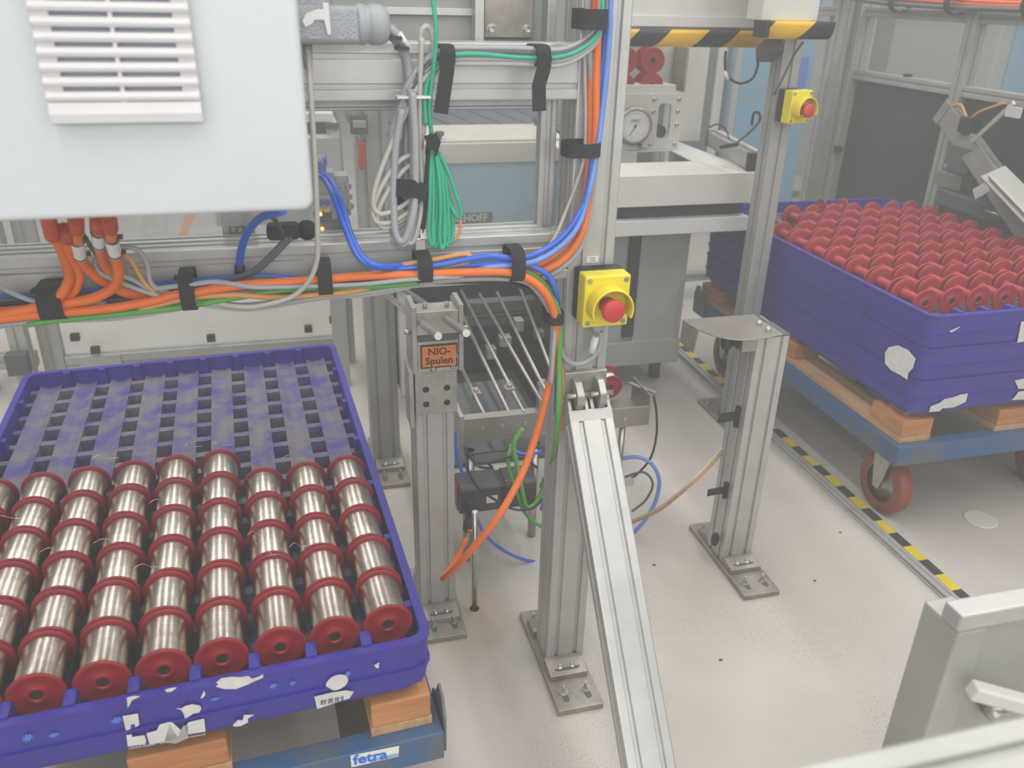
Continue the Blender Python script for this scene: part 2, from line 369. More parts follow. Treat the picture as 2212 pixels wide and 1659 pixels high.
# ================================================================ machine frame
fr = thing('machine_frame', 'tall aluminium machine frame with two slotted beams and a diagonal brace', 'frame', (.53, 1.455, 0))
PX0, PX1, PY0, PY1 = .485, .575, 1.41, 1.50
profile(MB(), (.53,1.455,.018), (.53,1.455,2.3), .09, .09, 2, 2, X).build('post', M['alu'], fr)
def foot(par, x0, x1, y0, y1, py0, py1, far=True):
    """anchor plate with angle brackets and bolts under a post"""
    MB().box(x0, x1, y0, y1, 0, .015).build('base_plate', M['plate'], par, bevel=.0015)
    a = MB(); w = x1-x0
    a.ext([(0,0),(.055,0),(.055,.014),(.012,.022),(0,.022)], (x0+.008, py0, .015), -Y, Z, X*(w-.016))
    fb = a.build('foot_bracket', M['plate'], par, bevel=.001)
    MB().ext(rrect(x0+.02, x1-.02, py0-.043, py0-.020, .011), (0,0,.031), X, Y, Z*.0016).build('bracket_slot', M['dkgrey'], fb)
    for x in (x0+w*.36, x0+w*.64):
        b = MB(); screw(b, (x, py0-.031, .032), Z, .0055, .004); b.build('screw', M['zinc'], fb)
    if far:
        a = MB(); a.ext([(0,0),(.055,0),(.055,.014),(.012,.022),(0,.022)], (x0+.008, py1, .015), Y, Z, X*(w-.016)); a.build('foot_bracket', M['plate'], par, bevel=.001)
    for x in (x0+w*.26, x0+w*.76):
        for y in ((y0+.05, y1-.035) if far else (y0+.05,)):
            MB().ext(rrect(x-.007, x+.007, y-.028, y+.012, .0069), (0,0,.0151), X, Y, Z*.0004).build('plate_slot', M['dkgrey'], par)
            b = MB(); b.cyl((x,y,.015), (x,y,.0175), .0115, 16); b.lathe([(.008,0),(.008,.006)], (x,y,.0175), (x,y,1), 6, unit=False, smooth=False); b.cyl((x,y,.023), (x,y,.036), .0042, 10)
            b.build('anchor_bolt', M['zinc'], par)
foot(fr, .470, .575, 1.268, 1.60, PY0, PY1)
for z, nm in ((1.325, 'beam'), (1.007, 'beam')):
    profile(MB(), (-1.6, 1.4325, z), (.485, 1.4325, z), .09, .045, 2, 1, Z).build(nm, M['alu'], fr)
# diagonal brace leaning towards the camera
F0, F1 = V(.53, .931, .203), V(.53, 1.355, .703); bd = nrm(F1-F0); bn = nrm(V(0, bd[2], -bd[1]))
A = F0-bd*(F0[2]/bd[2]-.02)+bn*.0225; B = F1-bd*.012+bn*.0225
profile(MB(), A, B, .09, .045, 2, 1, X).build('brace', M['alu'], fr)
MB().box(.485, .575, A[1]-.06, A[1]+.07, 0, .012).build('brace_foot', M['plate'], fr, bevel=.001)
hd = MB()
hd.obox(B+bd*.010, X, bn, bd, .045, .0225, .012)
for x in (.490, .524, .536, .570):
    c = V(x, 0, 0)
    pts = [B+bd*.02-bn*.022, B+bd*.02+bn*.022, B+bd*.045+bn*.020, B+bd*.060+bn*.004, B+bd*.055-bn*.014, B+bd*.042-bn*.022]
    hd.ext([(p[1], p[2]) for p in pts], (x-.004, 0, 0), Y, Z, X*.008)
hd.build('brace_head', M['alu_d'], fr, bevel=.0015)
hb = MB(); hb.box(.486, .574, 1.396, 1.41, .672, .775)
for x in (.507, .553): hb.ext([(1.396,.69),(1.396,.765),(1.375,.765),(1.352,.745),(1.350,.725),(1.37,.70)], (x-.0075,0,0), Y, Z, X*.015)
hb.build('brace_bracket', M['alu_d'], fr, bevel=.002)
for x in (.507, .553):
    b = MB(); b.cyl((x-.024, 1.368, .738), (x+.024, 1.368, .738), .005, 12); b.lathe([(.0075,0),(.0075,.005)], (x, 1.396, .757), (x, 0, .757), 6, unit=False, smooth=False)
    b.build('bolt', M['zinc'], fr)
# guard window between the beams
gw = thing('guard_window', 'clear guard window in a thin aluminium frame between the upper and lower beams', 'window', (-.1, 1.47, 1.035))
for nm, a, b, w in (('frame_bar', (.452,1.472,1.035), (.452,1.472,1.28), .030), ('frame_bar', (-1.2,1.472,1.045), (.437,1.472,1.045), .020), ('frame_bar', (-1.2,1.472,1.27), (.437,1.472,1.27), .020)):
    u = X if a[0] == b[0] else Z
    profile(MB(), a, b, w, .030, 1, 1, u).build(nm, M['alu'], gw)
MB().box(-1.2, .437, 1.470, 1.4735, 1.055, 1.26).build('pane', M['glass'], gw)
# sheet-metal guard above the upper beam
up = thing('sheet_metal_guard', 'pale sheet guard above the upper beam with a brushed steel plate bolted on', 'panel', (0, 1.5, 1.37))
MB().box(-.9, .47, 1.525, 1.535, 1.36, 2.0).build('sheet', M['greyp'], up)
for z in (1.405, 1.440): MB().box(-.9, .345, 1.517, 1.525, z, z+.012).build('track', M['alu'], up, bevel=.001)
MB().box(.345, .430, 1.505, 1.525, 1.372, 1.9).build('steel_plate', M['plate'], up, bevel=.001)
for x in (.356, .419):
    b = MB(); b.cyl((x,1.505,1.386), (x,1.502,1.386), .0085, 16); b.lathe([(.0062,0),(.0062,.006),(.0035,.006),(.003,.003)], (x,1.502,1.386), (x,0,1.386), 16, unit=False); b.build('bolt', M['zinc'], up)
for x in (.325, .452): MB().box(x, x+.016, 1.49, 1.525, 1.365, 2.0).build('edge_strip', M['alu'], up, bevel=.001)
# ================================================================ control cabinet
cb = thing('control_cabinet', 'pale grey steel control cabinet with a white louvred vent hanging at the left', 'cabinet', (-.4, 1.12, 1.205))
MB().ext(rrect(-.85, .025, 1.208, 1.80, .014, 5), (0, 1.0, 0), X, Z, Y*.018).build('door', M['cab'], cb, bevel=.006, segs=3)
MB().box(-.84, .016, 1.018, 1.25, 1.215, 1.79).build('body', M['cab'], cb, bevel=.003)
VX0, VX1, VZ0, VZ1 = -.233, -.084, 1.312, 1.47
vb = MB().box(VX0+.004, VX1-.004, .994, 1.0, VZ0+.004, VZ1).build('vent_frame', M['vent'], cb)
MB().box(VX0+.018, VX1-.018, .9925, .994, VZ0+.02, VZ1-.01).build('filter_mat', M['vent_in'], vb)
for k in range(9):
    z = VZ0 if k == 0 else VZ0+.0145+.0142*(k-1)+.0075
    h = .021 if k == 0 else .0093
    o = -.001*k
    MB().ext([(.994, z+h+.001), (.984, z+h), (.9815, z+h*.45), (.9835, z), (.994, z-.0005)], (VX0-.0005*0, 0, 0), Y, Z, X*(VX1-VX0)).build('slat', M['vent'], cb, bevel=.0008)
MB().box(-.1615, -.1575, .985, .9925, VZ0+.02, VZ1-.01).build('vent_divider', M['vent'], cb)
for x0, x1 in ((VX0, VX0+.018), (VX1-.018, VX1)): MB().box(x0+.001, x1-.001, .987, .994, VZ0+.01, VZ1).build('vent_cheek', M['vent'], cb)
MB().box(-.75, -.02, 1.25, 1.409, 1.30, 1.34).build('mounting_rail', M['alu_far'], cb)
# ================================================================ emergency stop on the frame post
def estop(name, label, c, ux, uy, s=1., seg=24):
    """box standing out along -uy from its back centre c; ux to its right"""
    ux, uy = nrm(ux), nrm(uy); c = np.asarray(c, float)
    t = thing(name, label, 'emergency stop', c)
    def B_(x0,x1,d0,d1,z0,z1): 
        mb = MB(); return mb.hexa([c+ux*x*s-uy*d*s+Z*z*s for z in (z0,z1) for x,d in ((x0,d0),(x1,d0),(x1,d1),(x0,d1))][:8]) if False else mb.obox(c+ux*s*(x0+x1)/2-uy*s*(d0+d1)/2+Z*s*(z0+z1)/2, ux, -uy, Z, s*(x1-x0)/2, s*(d1-d0)/2, s*(z1-z0)/2)
    B_(-.044,.044,0,.027,-.048,.050).build('base_housing', M['black'], t, bevel=.003*s)
    MB().ext(rrect(-.014,.014,.006,.014,.0035), c+Z*s*.0502, ux*s, -uy*s, Z*.0008).build('entry_knockout', M['rubber'], t)
    mb = MB(); pl = rrect(-.044,.044,-.049,.049,.004)
    mb.ext(pl, c-uy*s*.027, ux*s, Z*s, -uy*s*.038); cov = mb.build('cover', M['yellow'], t, bevel=.003*s)
    for x in (-.035,.035):
        for z in (-.040,.040):
            b = MB(); q = c+ux*s*x+Z*s*z-uy*s*.065; b.cyl(q, q-uy*s*.0012, .0048*s, 12); b.build('screw', M['zinc'], t)
    # arched collar
    n = 18; o = c-uy*s*.065+Z*s*(-.006); R, T = .040, .0035; L = .036; vs = []; 
    mb = MB()
    ring = []
    for k in range(n+1):
        a = math.radians(-25+230*k/n); d = ux*math.cos(a)+Z*math.sin(a)
        l = L*(1 if -25+230*k/n > -26 else 1)
        ring.append([o+d*s*(R-T), o+d*s*R, o+d*s*R-uy*s*l, o+d*s*(R-T)-uy*s*l])
    base = [p for r in ring for p in r]; fs = []
    for k in range(n):
        for q in range(4):
            j = (q+1) % 4; fs.append((k*4+q, k*4+j, k*4+4+j, k*4+4+q))
    fs += [(3,2,1,0), (n*4, n*4+1, n*4+2, n*4+3)]
    mb.add(base, fs, True); mb.build('collar', M['yellow'], t, bevel=.0012*s)
    q = o-Z*0.
    MB().lathe([(.0155,0),(.0155,.02),(.0165,.022),(.0205,.034),(.0212,.038),(.0205,.043),(.017,.0455),(.009,.047),(.0,.0472)], q, q-uy, seg, unit=False, smooth=True) if False else None
    mb = MB(); mb.lathe([(r_*s,t_*s) for r_,t_ in [(.0155,0),(.0155,.016),(.0165,.018),(.0208,.030),(.0214,.034),(.0206,.039),(.017,.0415),(.009,.043),(.0005,.0432)]], q, q-uy, seg, unit=False)
    mb.build('push_button', M['redbtn'], t)
    return t
es = estop('emergency_stop', 'yellow emergency stop box with red mushroom button on the front of the frame post', (.541, 1.41, .937), X, Y)
MB().lathe([(.012,0),(.013,-.006),(.0135,-.014),(.010,-.022),(.007,-.026)], (.541,1.385,.888), (.541,1.385,1.9), 16, unit=False).build('cable_gland', M['grey_c'], es)
pl = tag(MB().box(.520, .543, 1.4085, 1.4098, .9925, 1.004).build('tag_plate', M['wlabel']), 'small white printed tag on the post above the yellow stop box', 'tag')
for k, z in enumerate((1.0005, .9960)): text('lettering', ('=LH02', '+U002')[k], .0042, M['ink'], pl, (.5315, 1.4084, z), X, Z, .0001)
# ================================================================ reject post
rp = thing('reject_spool_post', 'short aluminium post with clamped guide rods and an orange NIO-Spulen sign', 'post', (.27, 1.70, 0))
profile(MB(), (.272,1.705,.018), (.272,1.705,.80), .09, .09, 2, 2, X).build('post', M['alu'], rp)
foot(rp, .222, .325, 1.555, 1.84, 1.66, 1.75)
MB().box(.212, .222, 1.63, 1.70, .56, .70).build('plate', M['alu_d'], rp, bevel=.001)
MB().box(.226, .320, 1.640, 1.659, .585, .70).build('slide_plate', M['alu_d'], rp, bevel=.0015)
for x in (.250, .297):
    MB().box(x-.006, x+.006, 1.639, 1.6405, .60, .70).build('slide_slot', M['greyp'], rp)
    for z in (.612, .648):
        b = MB(); screw(b, (x, 1.639, z), -Y, .0048, .003); b.build('screw', M['black'], rp)
hx0, hx1 = .218, .327
MB().box(hx0+.010, hx1-.010, 1.605, 1.70, .705, .785).build('head_block', M['alu_d'], rp, bevel=.001)
MB().box(hx0+.012, hx1-.012, 1.6035, 1.605, .776, .790).build('gap_strip', M['dkgrey'], rp)
MB().box(hx0+.010, hx1-.010, 1.605, 1.66, .790, .842).build('rod_clamp', M['alu_d'], rp, bevel=.001)
for x0 in (hx0, hx1-.010): MB().ext([(1.60,.705),(1.70,.705),(1.70,.84),(1.675,.856),(1.60,.856)], (x0,0,0), Y, Z, X*.010).build('cheek_plate', M['alu_d'], rp, bevel=.001)
for x in (.251, .297):
    b = MB(); b.cyl((x,1.632,.842), (x,1.632,.852), .0048, 12); b.build('clamp_screw', M['zinc'], rp)
for ua, va, ub, vb, ex in ((910,697,822,627,.205), (965,690,868,622,.215)):
    a_, b_ = P(ua, va, 1.605), P(ub, vb, 2.38); a_ = a_-nrm(b_-a_)*ex
    MB().lathe([(.0072,0),(.0080,.002),(.0080,.998),(.0072,1.)], a_, b_, 18).build('guide_rod', M['steel'], rp)
for x, s_ in ((hx0, -1), (hx1, 1)):
    b = MB(); b.cyl((x,1.62,.795), (x+s_*.014,1.62,.795), .0055, 14); b.build('clamp_screw', M['zinc'], rp)
sg = MB().obox(((hx0+hx1)/2+.002, 1.6035, .742), X, Y, Z, .0395, .0012, .0265).build('sign', M['ink'], rp, label='orange sign with a dark border')
MB().obox(((hx0+hx1)/2+.002, 1.6022, .742), X, Y, Z, .0365, .0003, .0235).build('sign_face', M['sign'], sg)
for s_, z in (('NIO-', .7525), ('Spulen', .7315)): text('lettering', s_, .0225, M['ink'], sg, ((hx0+hx1)/2+.002, 1.6018, z), X, Z, .0002, bold=.0004)
for x, z in ((.262,.712), (.305,.716), (.310,.742)):
    b = MB(); screw(b, (x,1.605,z), -Y, .005, .004); b.build('screw', M['zinc'], rp)
# ================================================================ second post behind the reject post
bp_ = thing('frame_post', 'aluminium post on an anchor plate standing behind the reject post', 'post', (.235, 2.44, 0))
profile(MB(), (.232,2.45,.018), (.232,2.45,2.2), .09, .09, 2, 2, X).build('post', M['alu_far'], bp_)
foot(bp_, .186, .290, 2.272, 2.60, 2.405, 2.495)
MB().box(.283, .312, 2.36, 2.46, .28, .72).build('frame_rail', M['white'], bp_, bevel=.002)
MB().box(.279, .312, 2.37, 2.47, .725, .80).build('rail_clamp', M['dkgrey'], bp_, bevel=.002)
# ================================================================ sensor post with sheet cover
sp = thing('sensor_post', 'short aluminium post with a rounded sheet cover over a sensor', 'post', (1.11, 1.70, 0))
profile(MB(), (1.118,1.715,.018), (1.118,1.715,.690), .09, .09, 2, 2, X).build('post', M['alu'], sp)
foot(sp, 1.065, 1.17, 1.525, 1.86, 1.67, 1.76)
MB().box(1.118, 1.164, 1.672, 1.758, .690, .694).build('end_cap', M['dkgrey'], sp)
cv = [(1.140,1.668),(1.055,1.650),(1.02,1.655),(.99,1.668),(.965,1.695),(.948,1.735),(.940,1.775),(.938,1.81),(1.140,1.81)]
MB().ext(cv, (0,0,.694), X, Y, Z*.003).build('cover_sheet', M['sheet'], sp, bevel=.0006)
MB().hexa([(.938,1.735,.635),(.941,1.735,.635),(.941,1.81,.635),(.938,1.81,.635),(.945,1.735,.694),(.948,1.735,.694),(.941,1.81,.694),(.938,1.81,.694)]).build('cover_lip', M['sheet'], sp)
for y in (1.692, 1.735):
    b = MB(); b.cyl((1.112,y,.697), (1.112,y,.6985), .010, 16); b.lathe([(.007,0),(.007,.009),(.004,.009),(.0035,.005)], (1.112,y,.6985), (1.112,y,2), 16, unit=False); b.build('screw', M['zinc'], sp)
MB().box(1.035, 1.075, 1.672, 1.684, .655, .692).build('sensor_bracket', M['sheet'], sp, bevel=.001)
MB().lathe([(.008,0),(.010,.002),(.010,.010),(.016,.010),(.016,.016),(.0105,.016),(.0105,.034),(.017,.036),(.017,.05),(.015,.052)], (1.055,1.705,.668), (.955,1.715,.668), 18, unit=False).build('sensor', M['black'], sp)
for y, z, s_ in ((1.70,.46,1), (1.70,.235,.8)):
    b = MB(); q = [V(1.073,y,z), V(1.055,y-.004,z+.004), V(1.035,y-.008,z+.006), V(1.01,y-.01,z+.006)]
    b.ribbon(spline(q, 4), Z, .026*s_, .003); b.box(1.064,1.0735,y-.006,y+.006,z-.03*s_,z+.03*s_); b.build('cable_clip', M['strap'], sp)
MB().ball((1.06,1.70,.075), .014, 12, 8, (.8,.8,1.6)).build('end_knob', M['black'], sp)
# ================================================================ tall post by the trolley
tp = thing('guard_post', 'tall aluminium post between the white machine and the spool trolley', 'post', (1.52, 2.47, 0))
profile(MB(), (1.5245,2.463,.018), (1.5245,2.463,2.2), .066, .066, 1, 1, X).build('post', M['alu_far'], tp)
foot(tp, 1.468, 1.572, 2.326, 2.63, 2.43, 2.496)
e2 = estop('emergency_stop', 'yellow emergency stop box with red button high on the tall post by the trolley', P(1700, 226, 2.41), nrm(V(.80,.20,0)), nrm(V(-.15,.95,0)), .98)
# ================================================================ lower cable bundle (in front of the lower beam)
G1 = 'cables bundled along the lower beam'
yb = 1.372
def run(name, label, px, r, m, dy=0., group=G1, **k): return cable(name, label, [(q[0], q[1], (q[2] if len(q) > 2 else yb)+dy) for q in px], r, m, group, **k)
run('power_cable', 'thick orange power cable along the lower beam, hanging in a long curve by the post',
    [(-60,694),(0,689),(107,677),(181,671.6),(253,664),(334,649),(380,637),(416,633),(507,618),(597,611),(687,605),(780,597),(903,593),(1020,588),(1100,589),(1150,607,1.37),(1183,642,1.37),(1200,692,1.38),(1200,735,1.39),(1196,790,1.40),(1182,851,1.40),(1158,940,1.40),(1126,1027,1.38),(1078,1113,1.36),(1021,1185,1.38),(975,1235,1.42),(958,1249,1.46),(972,1228,1.55),(992,1195,1.66),(1006,1165,1.74)], .0074, M['orange'], -.022, seg=12, n=10)
dr = [('first', [(104,470,1.16),(112,500,1.19),(128,530,1.25),(146,575,1.31),(149,605,1.335),(130,638,1.345),(100,658,1.345),(60,668,1.35),(-30,684,1.35)]),
      ('second', [(140,500,1.20),(152,550,1.28),(168,580,1.32),(171,605,1.34),(158,632,1.355),(130,652,1.36),(80,664,1.365),(-30,676,1.37)]),
      ('third', [(164,480,1.17),(168,530,1.25),(180,568,1.31),(205,594,1.34),(240,618,1.36),(275,634,1.37),(330,640,1.385),(420,633,1.39)]),
      ('fourth', [(211,478,1.17),(213,520,1.24),(222,560,1.32),(238,588,1.35),(262,618,1.375),(300,634,1.385),(370,636,1.395)]),
      ('fifth', [(236,478,1.16),(243,525,1.23),(253,565,1.28),(256,598,1.31),(241,624,1.33),(200,645,1.345),(150,654,1.35),(95,664,1.355),(20,674,1.36)])]
for k, (w_, px) in enumerate(dr):
    nm = ['leftmost, bending left into the strap', 'second from the left, half hidden', 'third from the left, bending right', 'fourth from the left, partly hidden', 'rightmost, bending back to the left'][k]
    o = cable('motor_cable', 'orange motor cable dropping from the cabinet, '+nm, px, .0078 if k != 1 else .0068, M['orange'], 'orange motor cables under the cabinet', seg=12)
    pts = path(px, 8)
    if k in (2, 3, 4):
        a = pts[8]*.6+pts[0]*.4; b = pts[8]+(pts[12]-pts[8])*.5
        i0, i1 = (6, 14) if k != 3 else (4, 11)
        sl = MB().tube(pts[i0:i1], .0092, 12).build('label_sleeve', M['wlabel'], o)
        for q in (i0, i1-2):
            t = MB(); d = nrm(pts[q+1]-pts[q]); t.cyl(pts[q], pts[q]+d*.0028, .0100, 12); t.obox(pts[q]+V(.011,-.004,.002), X, Y, Z, .004, .003, .003); t.build('cable_tie', M['black'], sl)
    mb = MB(); d = nrm(pts[5]-pts[0]); mb.tube([pts[0]+d*x for x in np.linspace(-.01, .028 if k else .05, 12)], [.0102 if i % 2 else .0094 for i in range(12)], 12); mb.build('bend_relief', M['orange_d'], o)
run('control_cable', 'green cable running low along the lower beam bundle from the leftmost strap', [(60,701),(115,693),(250,679),(385,664),(480,648),(552,636),(615,627),(687,623),(760,621),(840,617),(905,610)], .0052, M['green_c'], -.014)
run('control_cable', 'green cable on top of the bundle beside the orange cable near the frame post', [(760,600,1.39),(830,592),(905,583),(960,578),(1010,577),(1075,580),(1107,581),(1150,592),(1185,627),(1204,668),(1209,700),(1208,800),(1205,900),(1195,990,1.45),(1170,1050,1.6)], .0055, M['green_c'], -.008)
run('control_cable', 'pale orange cable along the lower beam bundle between the second and third straps', [(300,668,1.38),(385,648),(420,642),(507,637),(579,642),(633,641),(687,636),(742,632),(800,622,1.38)], .0050, M['peach'], -.020)
run('control_cable', 'pale orange cable looping out above the bundle beside the fourth strap', [(830,580,1.39),(880,570),(940,560),(1000,549),(1018,556),(1005,567),(960,574),(900,578),(830,590,1.385)], .0042, M['peach'], -.012)
for k, (dv, dy, c, what) in enumerate(((0,-.012,'grey_c','grey cable along the lower edge of the beam bundle, frontmost'), (4,-.004,'lgrey_c','light grey cable hugging the bottom edge of the beam bundle'), (-5,-.008,'grey_c','grey cable lying just above the bottom grey cables of the beam bundle'))):
    run('control_cable', what, [(-40,706-dv),(100,692+dv*.4),(250,684+dv),(385,662+dv*1.2),(418,652+dv),(470,659+dv),(525,664+dv),(597,657+dv),(687,643+dv*.5),(780,634+dv),(847,624+dv),(912,611+dv*.6),(999,603+dv*.4),(1085,603),(1140,612),(1180,655-dv),(1197,700-dv),(1195,760),(1190,830)], .0042, M[c], dy)
run('control_cable', 'grey cable crossing over the orange cable between the second and third straps', [(300,628,1.39),(411,615),(470,609),(543,620),(615,620),(687,618),(780,614),(900,603),(1000,597,1.38)], .0040, M['grey_c'], -.030)
for k, (v0, v1, dy, c, lb) in enumerate(((650,585,.012,'dgrey_c','dark grey cable deep in the lower beam bundle, uppermost'), (658,592,.016,'blk_c','black cable deep in the lower beam bundle under the orange cable'), (668,600,.014,'dgrey_c','dark grey cable deep in the lower beam bundle, middle'), (678,606,.012,'grey_c','mid grey cable deep in the lower beam bundle, low down'), (686,612,.008,'blk_c','black cable deep in the lower beam bundle, lowest'), (644,580,.018,'blue_c','blue hose deep in the lower beam bundle along the beam'))):
    run('control_cable', lb, [(-60,v0+2),(100,v0-8),(250,v0-20),(400,v0-36),(550,v0-48),(700,(v0*.35+v1*.65)),(900,v1+1),(1020,v1-4),(1100,v1),(1160,v1+24),(1192,v1+70),(1206,v1+115),(1206,v1+170)], .0045 if c != 'grey_c' else .004, M[c], dy, n=6)
run('control_cable', 'grey cable loop standing up over the bundle under the cabinet', [(385,640,1.37),(330,616,1.35),(318,570,1.34),(300,542,1.33),(268,532,1.33),(225,545,1.33),(205,566,1.335),(215,588,1.34),(255,608,1.345),(320,632,1.35),(400,655,1.36)], .0040, M['grey_c'])
run('control_cable', 'second grey cable loop curling down behind the rightmost orange drop', [(262,536,1.345),(232,552,1.35),(225,566,1.35),(240,586,1.35),(290,606,1.35),(340,635,1.355),(400,650,1.36)], .0038, M['grey_c'])
run('control_cable', 'pale orange thin cable falling beside the grey loop under the cabinet', [(262,540,1.35),(285,565,1.345),(305,600,1.345),(325,625,1.35),(355,655,1.36),(372,662,1.365)], .0036, M['peach'])
run('control_cable', 'thin green wire dropping behind the white label sleeve under the cabinet', [(172,495,1.20),(185,515,1.26),(205,545,1.33),(232,575,1.37),(262,605,1.39),(330,640,1.395)], .0036, M['green_c'])
run('control_cable', 'grey cable curving in from the left edge to the leftmost strap', [(-30,600,1.39),(0,618,1.37),(35,637,1.36),(80,652,1.355),(140,655,1.36),(230,655,1.37)], .0040, M['grey_c'])
run('sensor_cable', 'thin pale cable hanging from the grey connector past the cabinet edge', [(664,92,1.335),(666,120,1.33),(671,200,1.30),(679,330,1.29),(684,450,1.29),(686,520,1.30),(684,565,1.31),(668,605,1.32),(632,640,1.33),(570,659,1.335),(525,663,1.345),(470,656,1.36)], .0042, M['lgrey_c'], group=None)
run('air_hose', 'thick blue hose arching down from under the cabinet into a black fitting', [(612,455,1.22),(585,462,1.25),(558,474,1.29),(535,502,1.34),(522,535,1.375),(518,560,1.39),(518,578,1.40)], .0062, M['blue_c'], group=None, seg=12)
o = tag(MB().cyl(P(518,574,1.398), P(518,590,1.40), .0085, 14).build('hose_fitting', M['black']), 'black push-in fitting at the lower end of the thick blue hose', 'fitting')
for k, du in enumerate((0, 9)):
    run('sensor_cable', ('dark grey cable falling from the black rubber boot to the bundle, left one', 'dark grey cable falling from the black rubber boot to the bundle, right one')[k], [(622+du,512,1.36),(595+du,540,1.365),(575+du,560,1.37),(545+du,585,1.375),(500+du,602,1.38),(430+du,615+k*3,1.385),(330,630+k*4,1.39)], .0040, M['dgrey_c'], group=None)
bt = thing('rubber_boot', 'black rubber cable boot with a cap behind the cabinet corner', 'boot', P(615,505,1.38))
MB().ext(rrect(-.026,.026,-.012,.012,.008), P(612,504,1.36), X, nrm(V(0,.3,1)), Y*.03).build('boot_body', M['rubber'], bt, bevel=.004)
MB().ball(P(663,497,1.385), .017, 14, 8, (1,.8,1)).build('boot_cap', M['rubber'], bt)
MB().tube([P(640,503,1.375), P(652,505,1.38), P(660,500,1.385)], .004, 8).build('boot_tether', M['rubber'], bt)
run('sensor_cable', 'dark cable rising from the black rubber boot to the cabinet bottom', [(575,455,1.28),(590,470,1.31),(605,492,1.355),(612,505,1.365)], .0040, M['dgrey_c'], group=None)
# blue hoses from the valve terminal
run('air_hose', 'blue air hose from the valve block along the bundle and down the frame post', [(690,378,1.50),(705,392,1.47),(722,428,1.42),(745,492,1.38),(770,548,1.36),(800,573,1.355),(850,580),(905,577),(960,570),(1010,560),(1060,553),(1110,560),(1150,575),(1185,596),(1200,628),(1206,670,1.40),(1206,740,1.42),(1203,840,1.44),(1198,950,1.50),(1185,1040,1.6),(1170,1100,1.72)], .0052, M['blue_c'], -.016, group='blue air hoses', seg=10)
run('air_hose', 'blue air hose from the valve block along the bundle and up the frame post', [(693,372,1.50),(715,390,1.46),(738,440,1.40),(758,506,1.37),(785,556,1.35),(820,574,1.345),(870,574),(905,570),(980,573),(1040,571),(1100,565),(1140,555),(1180,537),(1220,506),(1248,466),(1266,425,1.38),(1280,340,1.39),(1290,250,1.395),(1301,150,1.395),(1309,60,1.395),(1314,-20,1.395)], .0052, M['blue_c'], -.010, group='blue air hoses', seg=10)
run('air_hose', 'lighter blue air hose climbing the frame post beside the other blue hose', [(800,590,1.40),(905,588,1.40),(1000,583,1.39),(1060,577),(1110,572),(1160,563),(1205,537),(1240,502),(1262,456,1.38),(1276,400,1.38),(1291,320,1.39),(1300,250,1.395),(1310,160,1.395),(1317,60,1.395),(1320,-20,1.395)], .0050, M['lblue_c'], -.018, group='blue air hoses', seg=10)
# cables up the post
for k, (lb, px, r, c) in enumerate((
    ('orange power cable climbing the frame post, left one', [(1080,588),(1130,582),(1180,562),(1220,530),(1248,490),(1262,440),(1270,380),(1276,300),(1277,200),(1281,100),(1286,-20)], .0070, 'orange'),
    ('orange power cable climbing the frame post, right one', [(1100,598),(1150,592),(1200,572),(1235,541),(1260,495),(1272,430),(1281,350),(1287,270),(1288,180),(1291,90),(1296,-20)], .0068, 'orange'),
    ('grey cable curving round the outside of the orange cables up the frame post', [(1130,608),(1180,597),(1220,572),(1250,540),(1266,495),(1277,430),(1285,340),(1286,240),(1278,150),(1270,-20)], .0062, 'grey_c'),
    ('thin light grey wire slanting across the lower beam up to the frame post', [(1130,590),(1170,552),(1200,510),(1225,450),(1246,395),(1262,340),(1266,250),(1264,150),(1268,-20)], .0034, 'lgrey_c'))):
    run('post_cable', lb, [(u, v, 1.375 if v > 480 else 1.388) for u, v in px], r, M[c], (.004, -.006, .002, .008)[k], group='cables up the frame post', seg=10)
# upper bundle along the upper beam
G2 = 'cables along the upper beam'
for k, (lb, c, r, v, tail, dy) in enumerate((
    ('grey cable on top of the upper beam bundle', 'grey_c', .0050, 106, [(930,122),(890,165),(868,215),(858,270)], 0),
    ('black cable in the middle of the upper beam bundle', 'dgrey_c', .0048, 115, [(935,132),(905,165),(885,200),(875,240)], -.004),
    ('teal network cable along the upper beam bundle', 'teal_c', .0036, 121, [(945,148),(925,175),(918,215),(920,270)], -.008),
    ('grey cable in the lower half of the upper beam bundle', 'grey_c', .0052, 129, [(930,142),(885,190),(862,240),(850,300)], -.003),
    ('light grey cable along the bottom of the upper beam bundle', 'lgrey_c', .0046, 138, [(935,152),(895,195),(872,235),(862,300)], -.002))):
    run('signal_cable', lb, [(1308-k*2,-25),(1306-k*2,30),(1290,66+k*5),(1250,95+k*7),(1200,v+3),(1120,v-1 if k != 2 else 124),(1040,v-2 if k != 2 else 117),(970,v)]+tail, r, M[c], dy-.012, group=G2)
# hanging coils
def coil(name, label, loops, r, m, cat='cable coil', n=7):
    mb = MB()
    for lp in loops: mb.tube(spline([P(u,v,y) for u,v,y in lp], n), r, 8)
    return tag(mb.build(name, m), label, cat)
rnd = random.Random(3)
lp = []
for k in range(4):
    j = k*7; y = 1.372-.010*k
    lp.append([(878+j*.6,180+k*6,y),(886+j*.5,300,y),(884+j*.6,420,y),(878+j*.5,490-k*4,y-.005),(864+j*.4,528-k*3,y-.004),(849+j*.3,505,y),(846+j*.2,430,y+.006),(850+j*.2,320,y+.006),(862+j*.3,235,y+.004)])
coil('cable_coil', 'hanging bundle of thick grey cable loops strapped together in front of the window', lp[:4]+[[(900,175,1.366),(868,225,1.36),(846,300,1.358),(836,400,1.358),(838,470,1.36),(856,492,1.36),(884,470,1.362)],[(912,165,1.362),(880,215,1.358),(858,290,1.355),(846,390,1.354),(846,455,1.356),(862,478,1.358),(890,450,1.36)]], .0062, M['grey_c'])
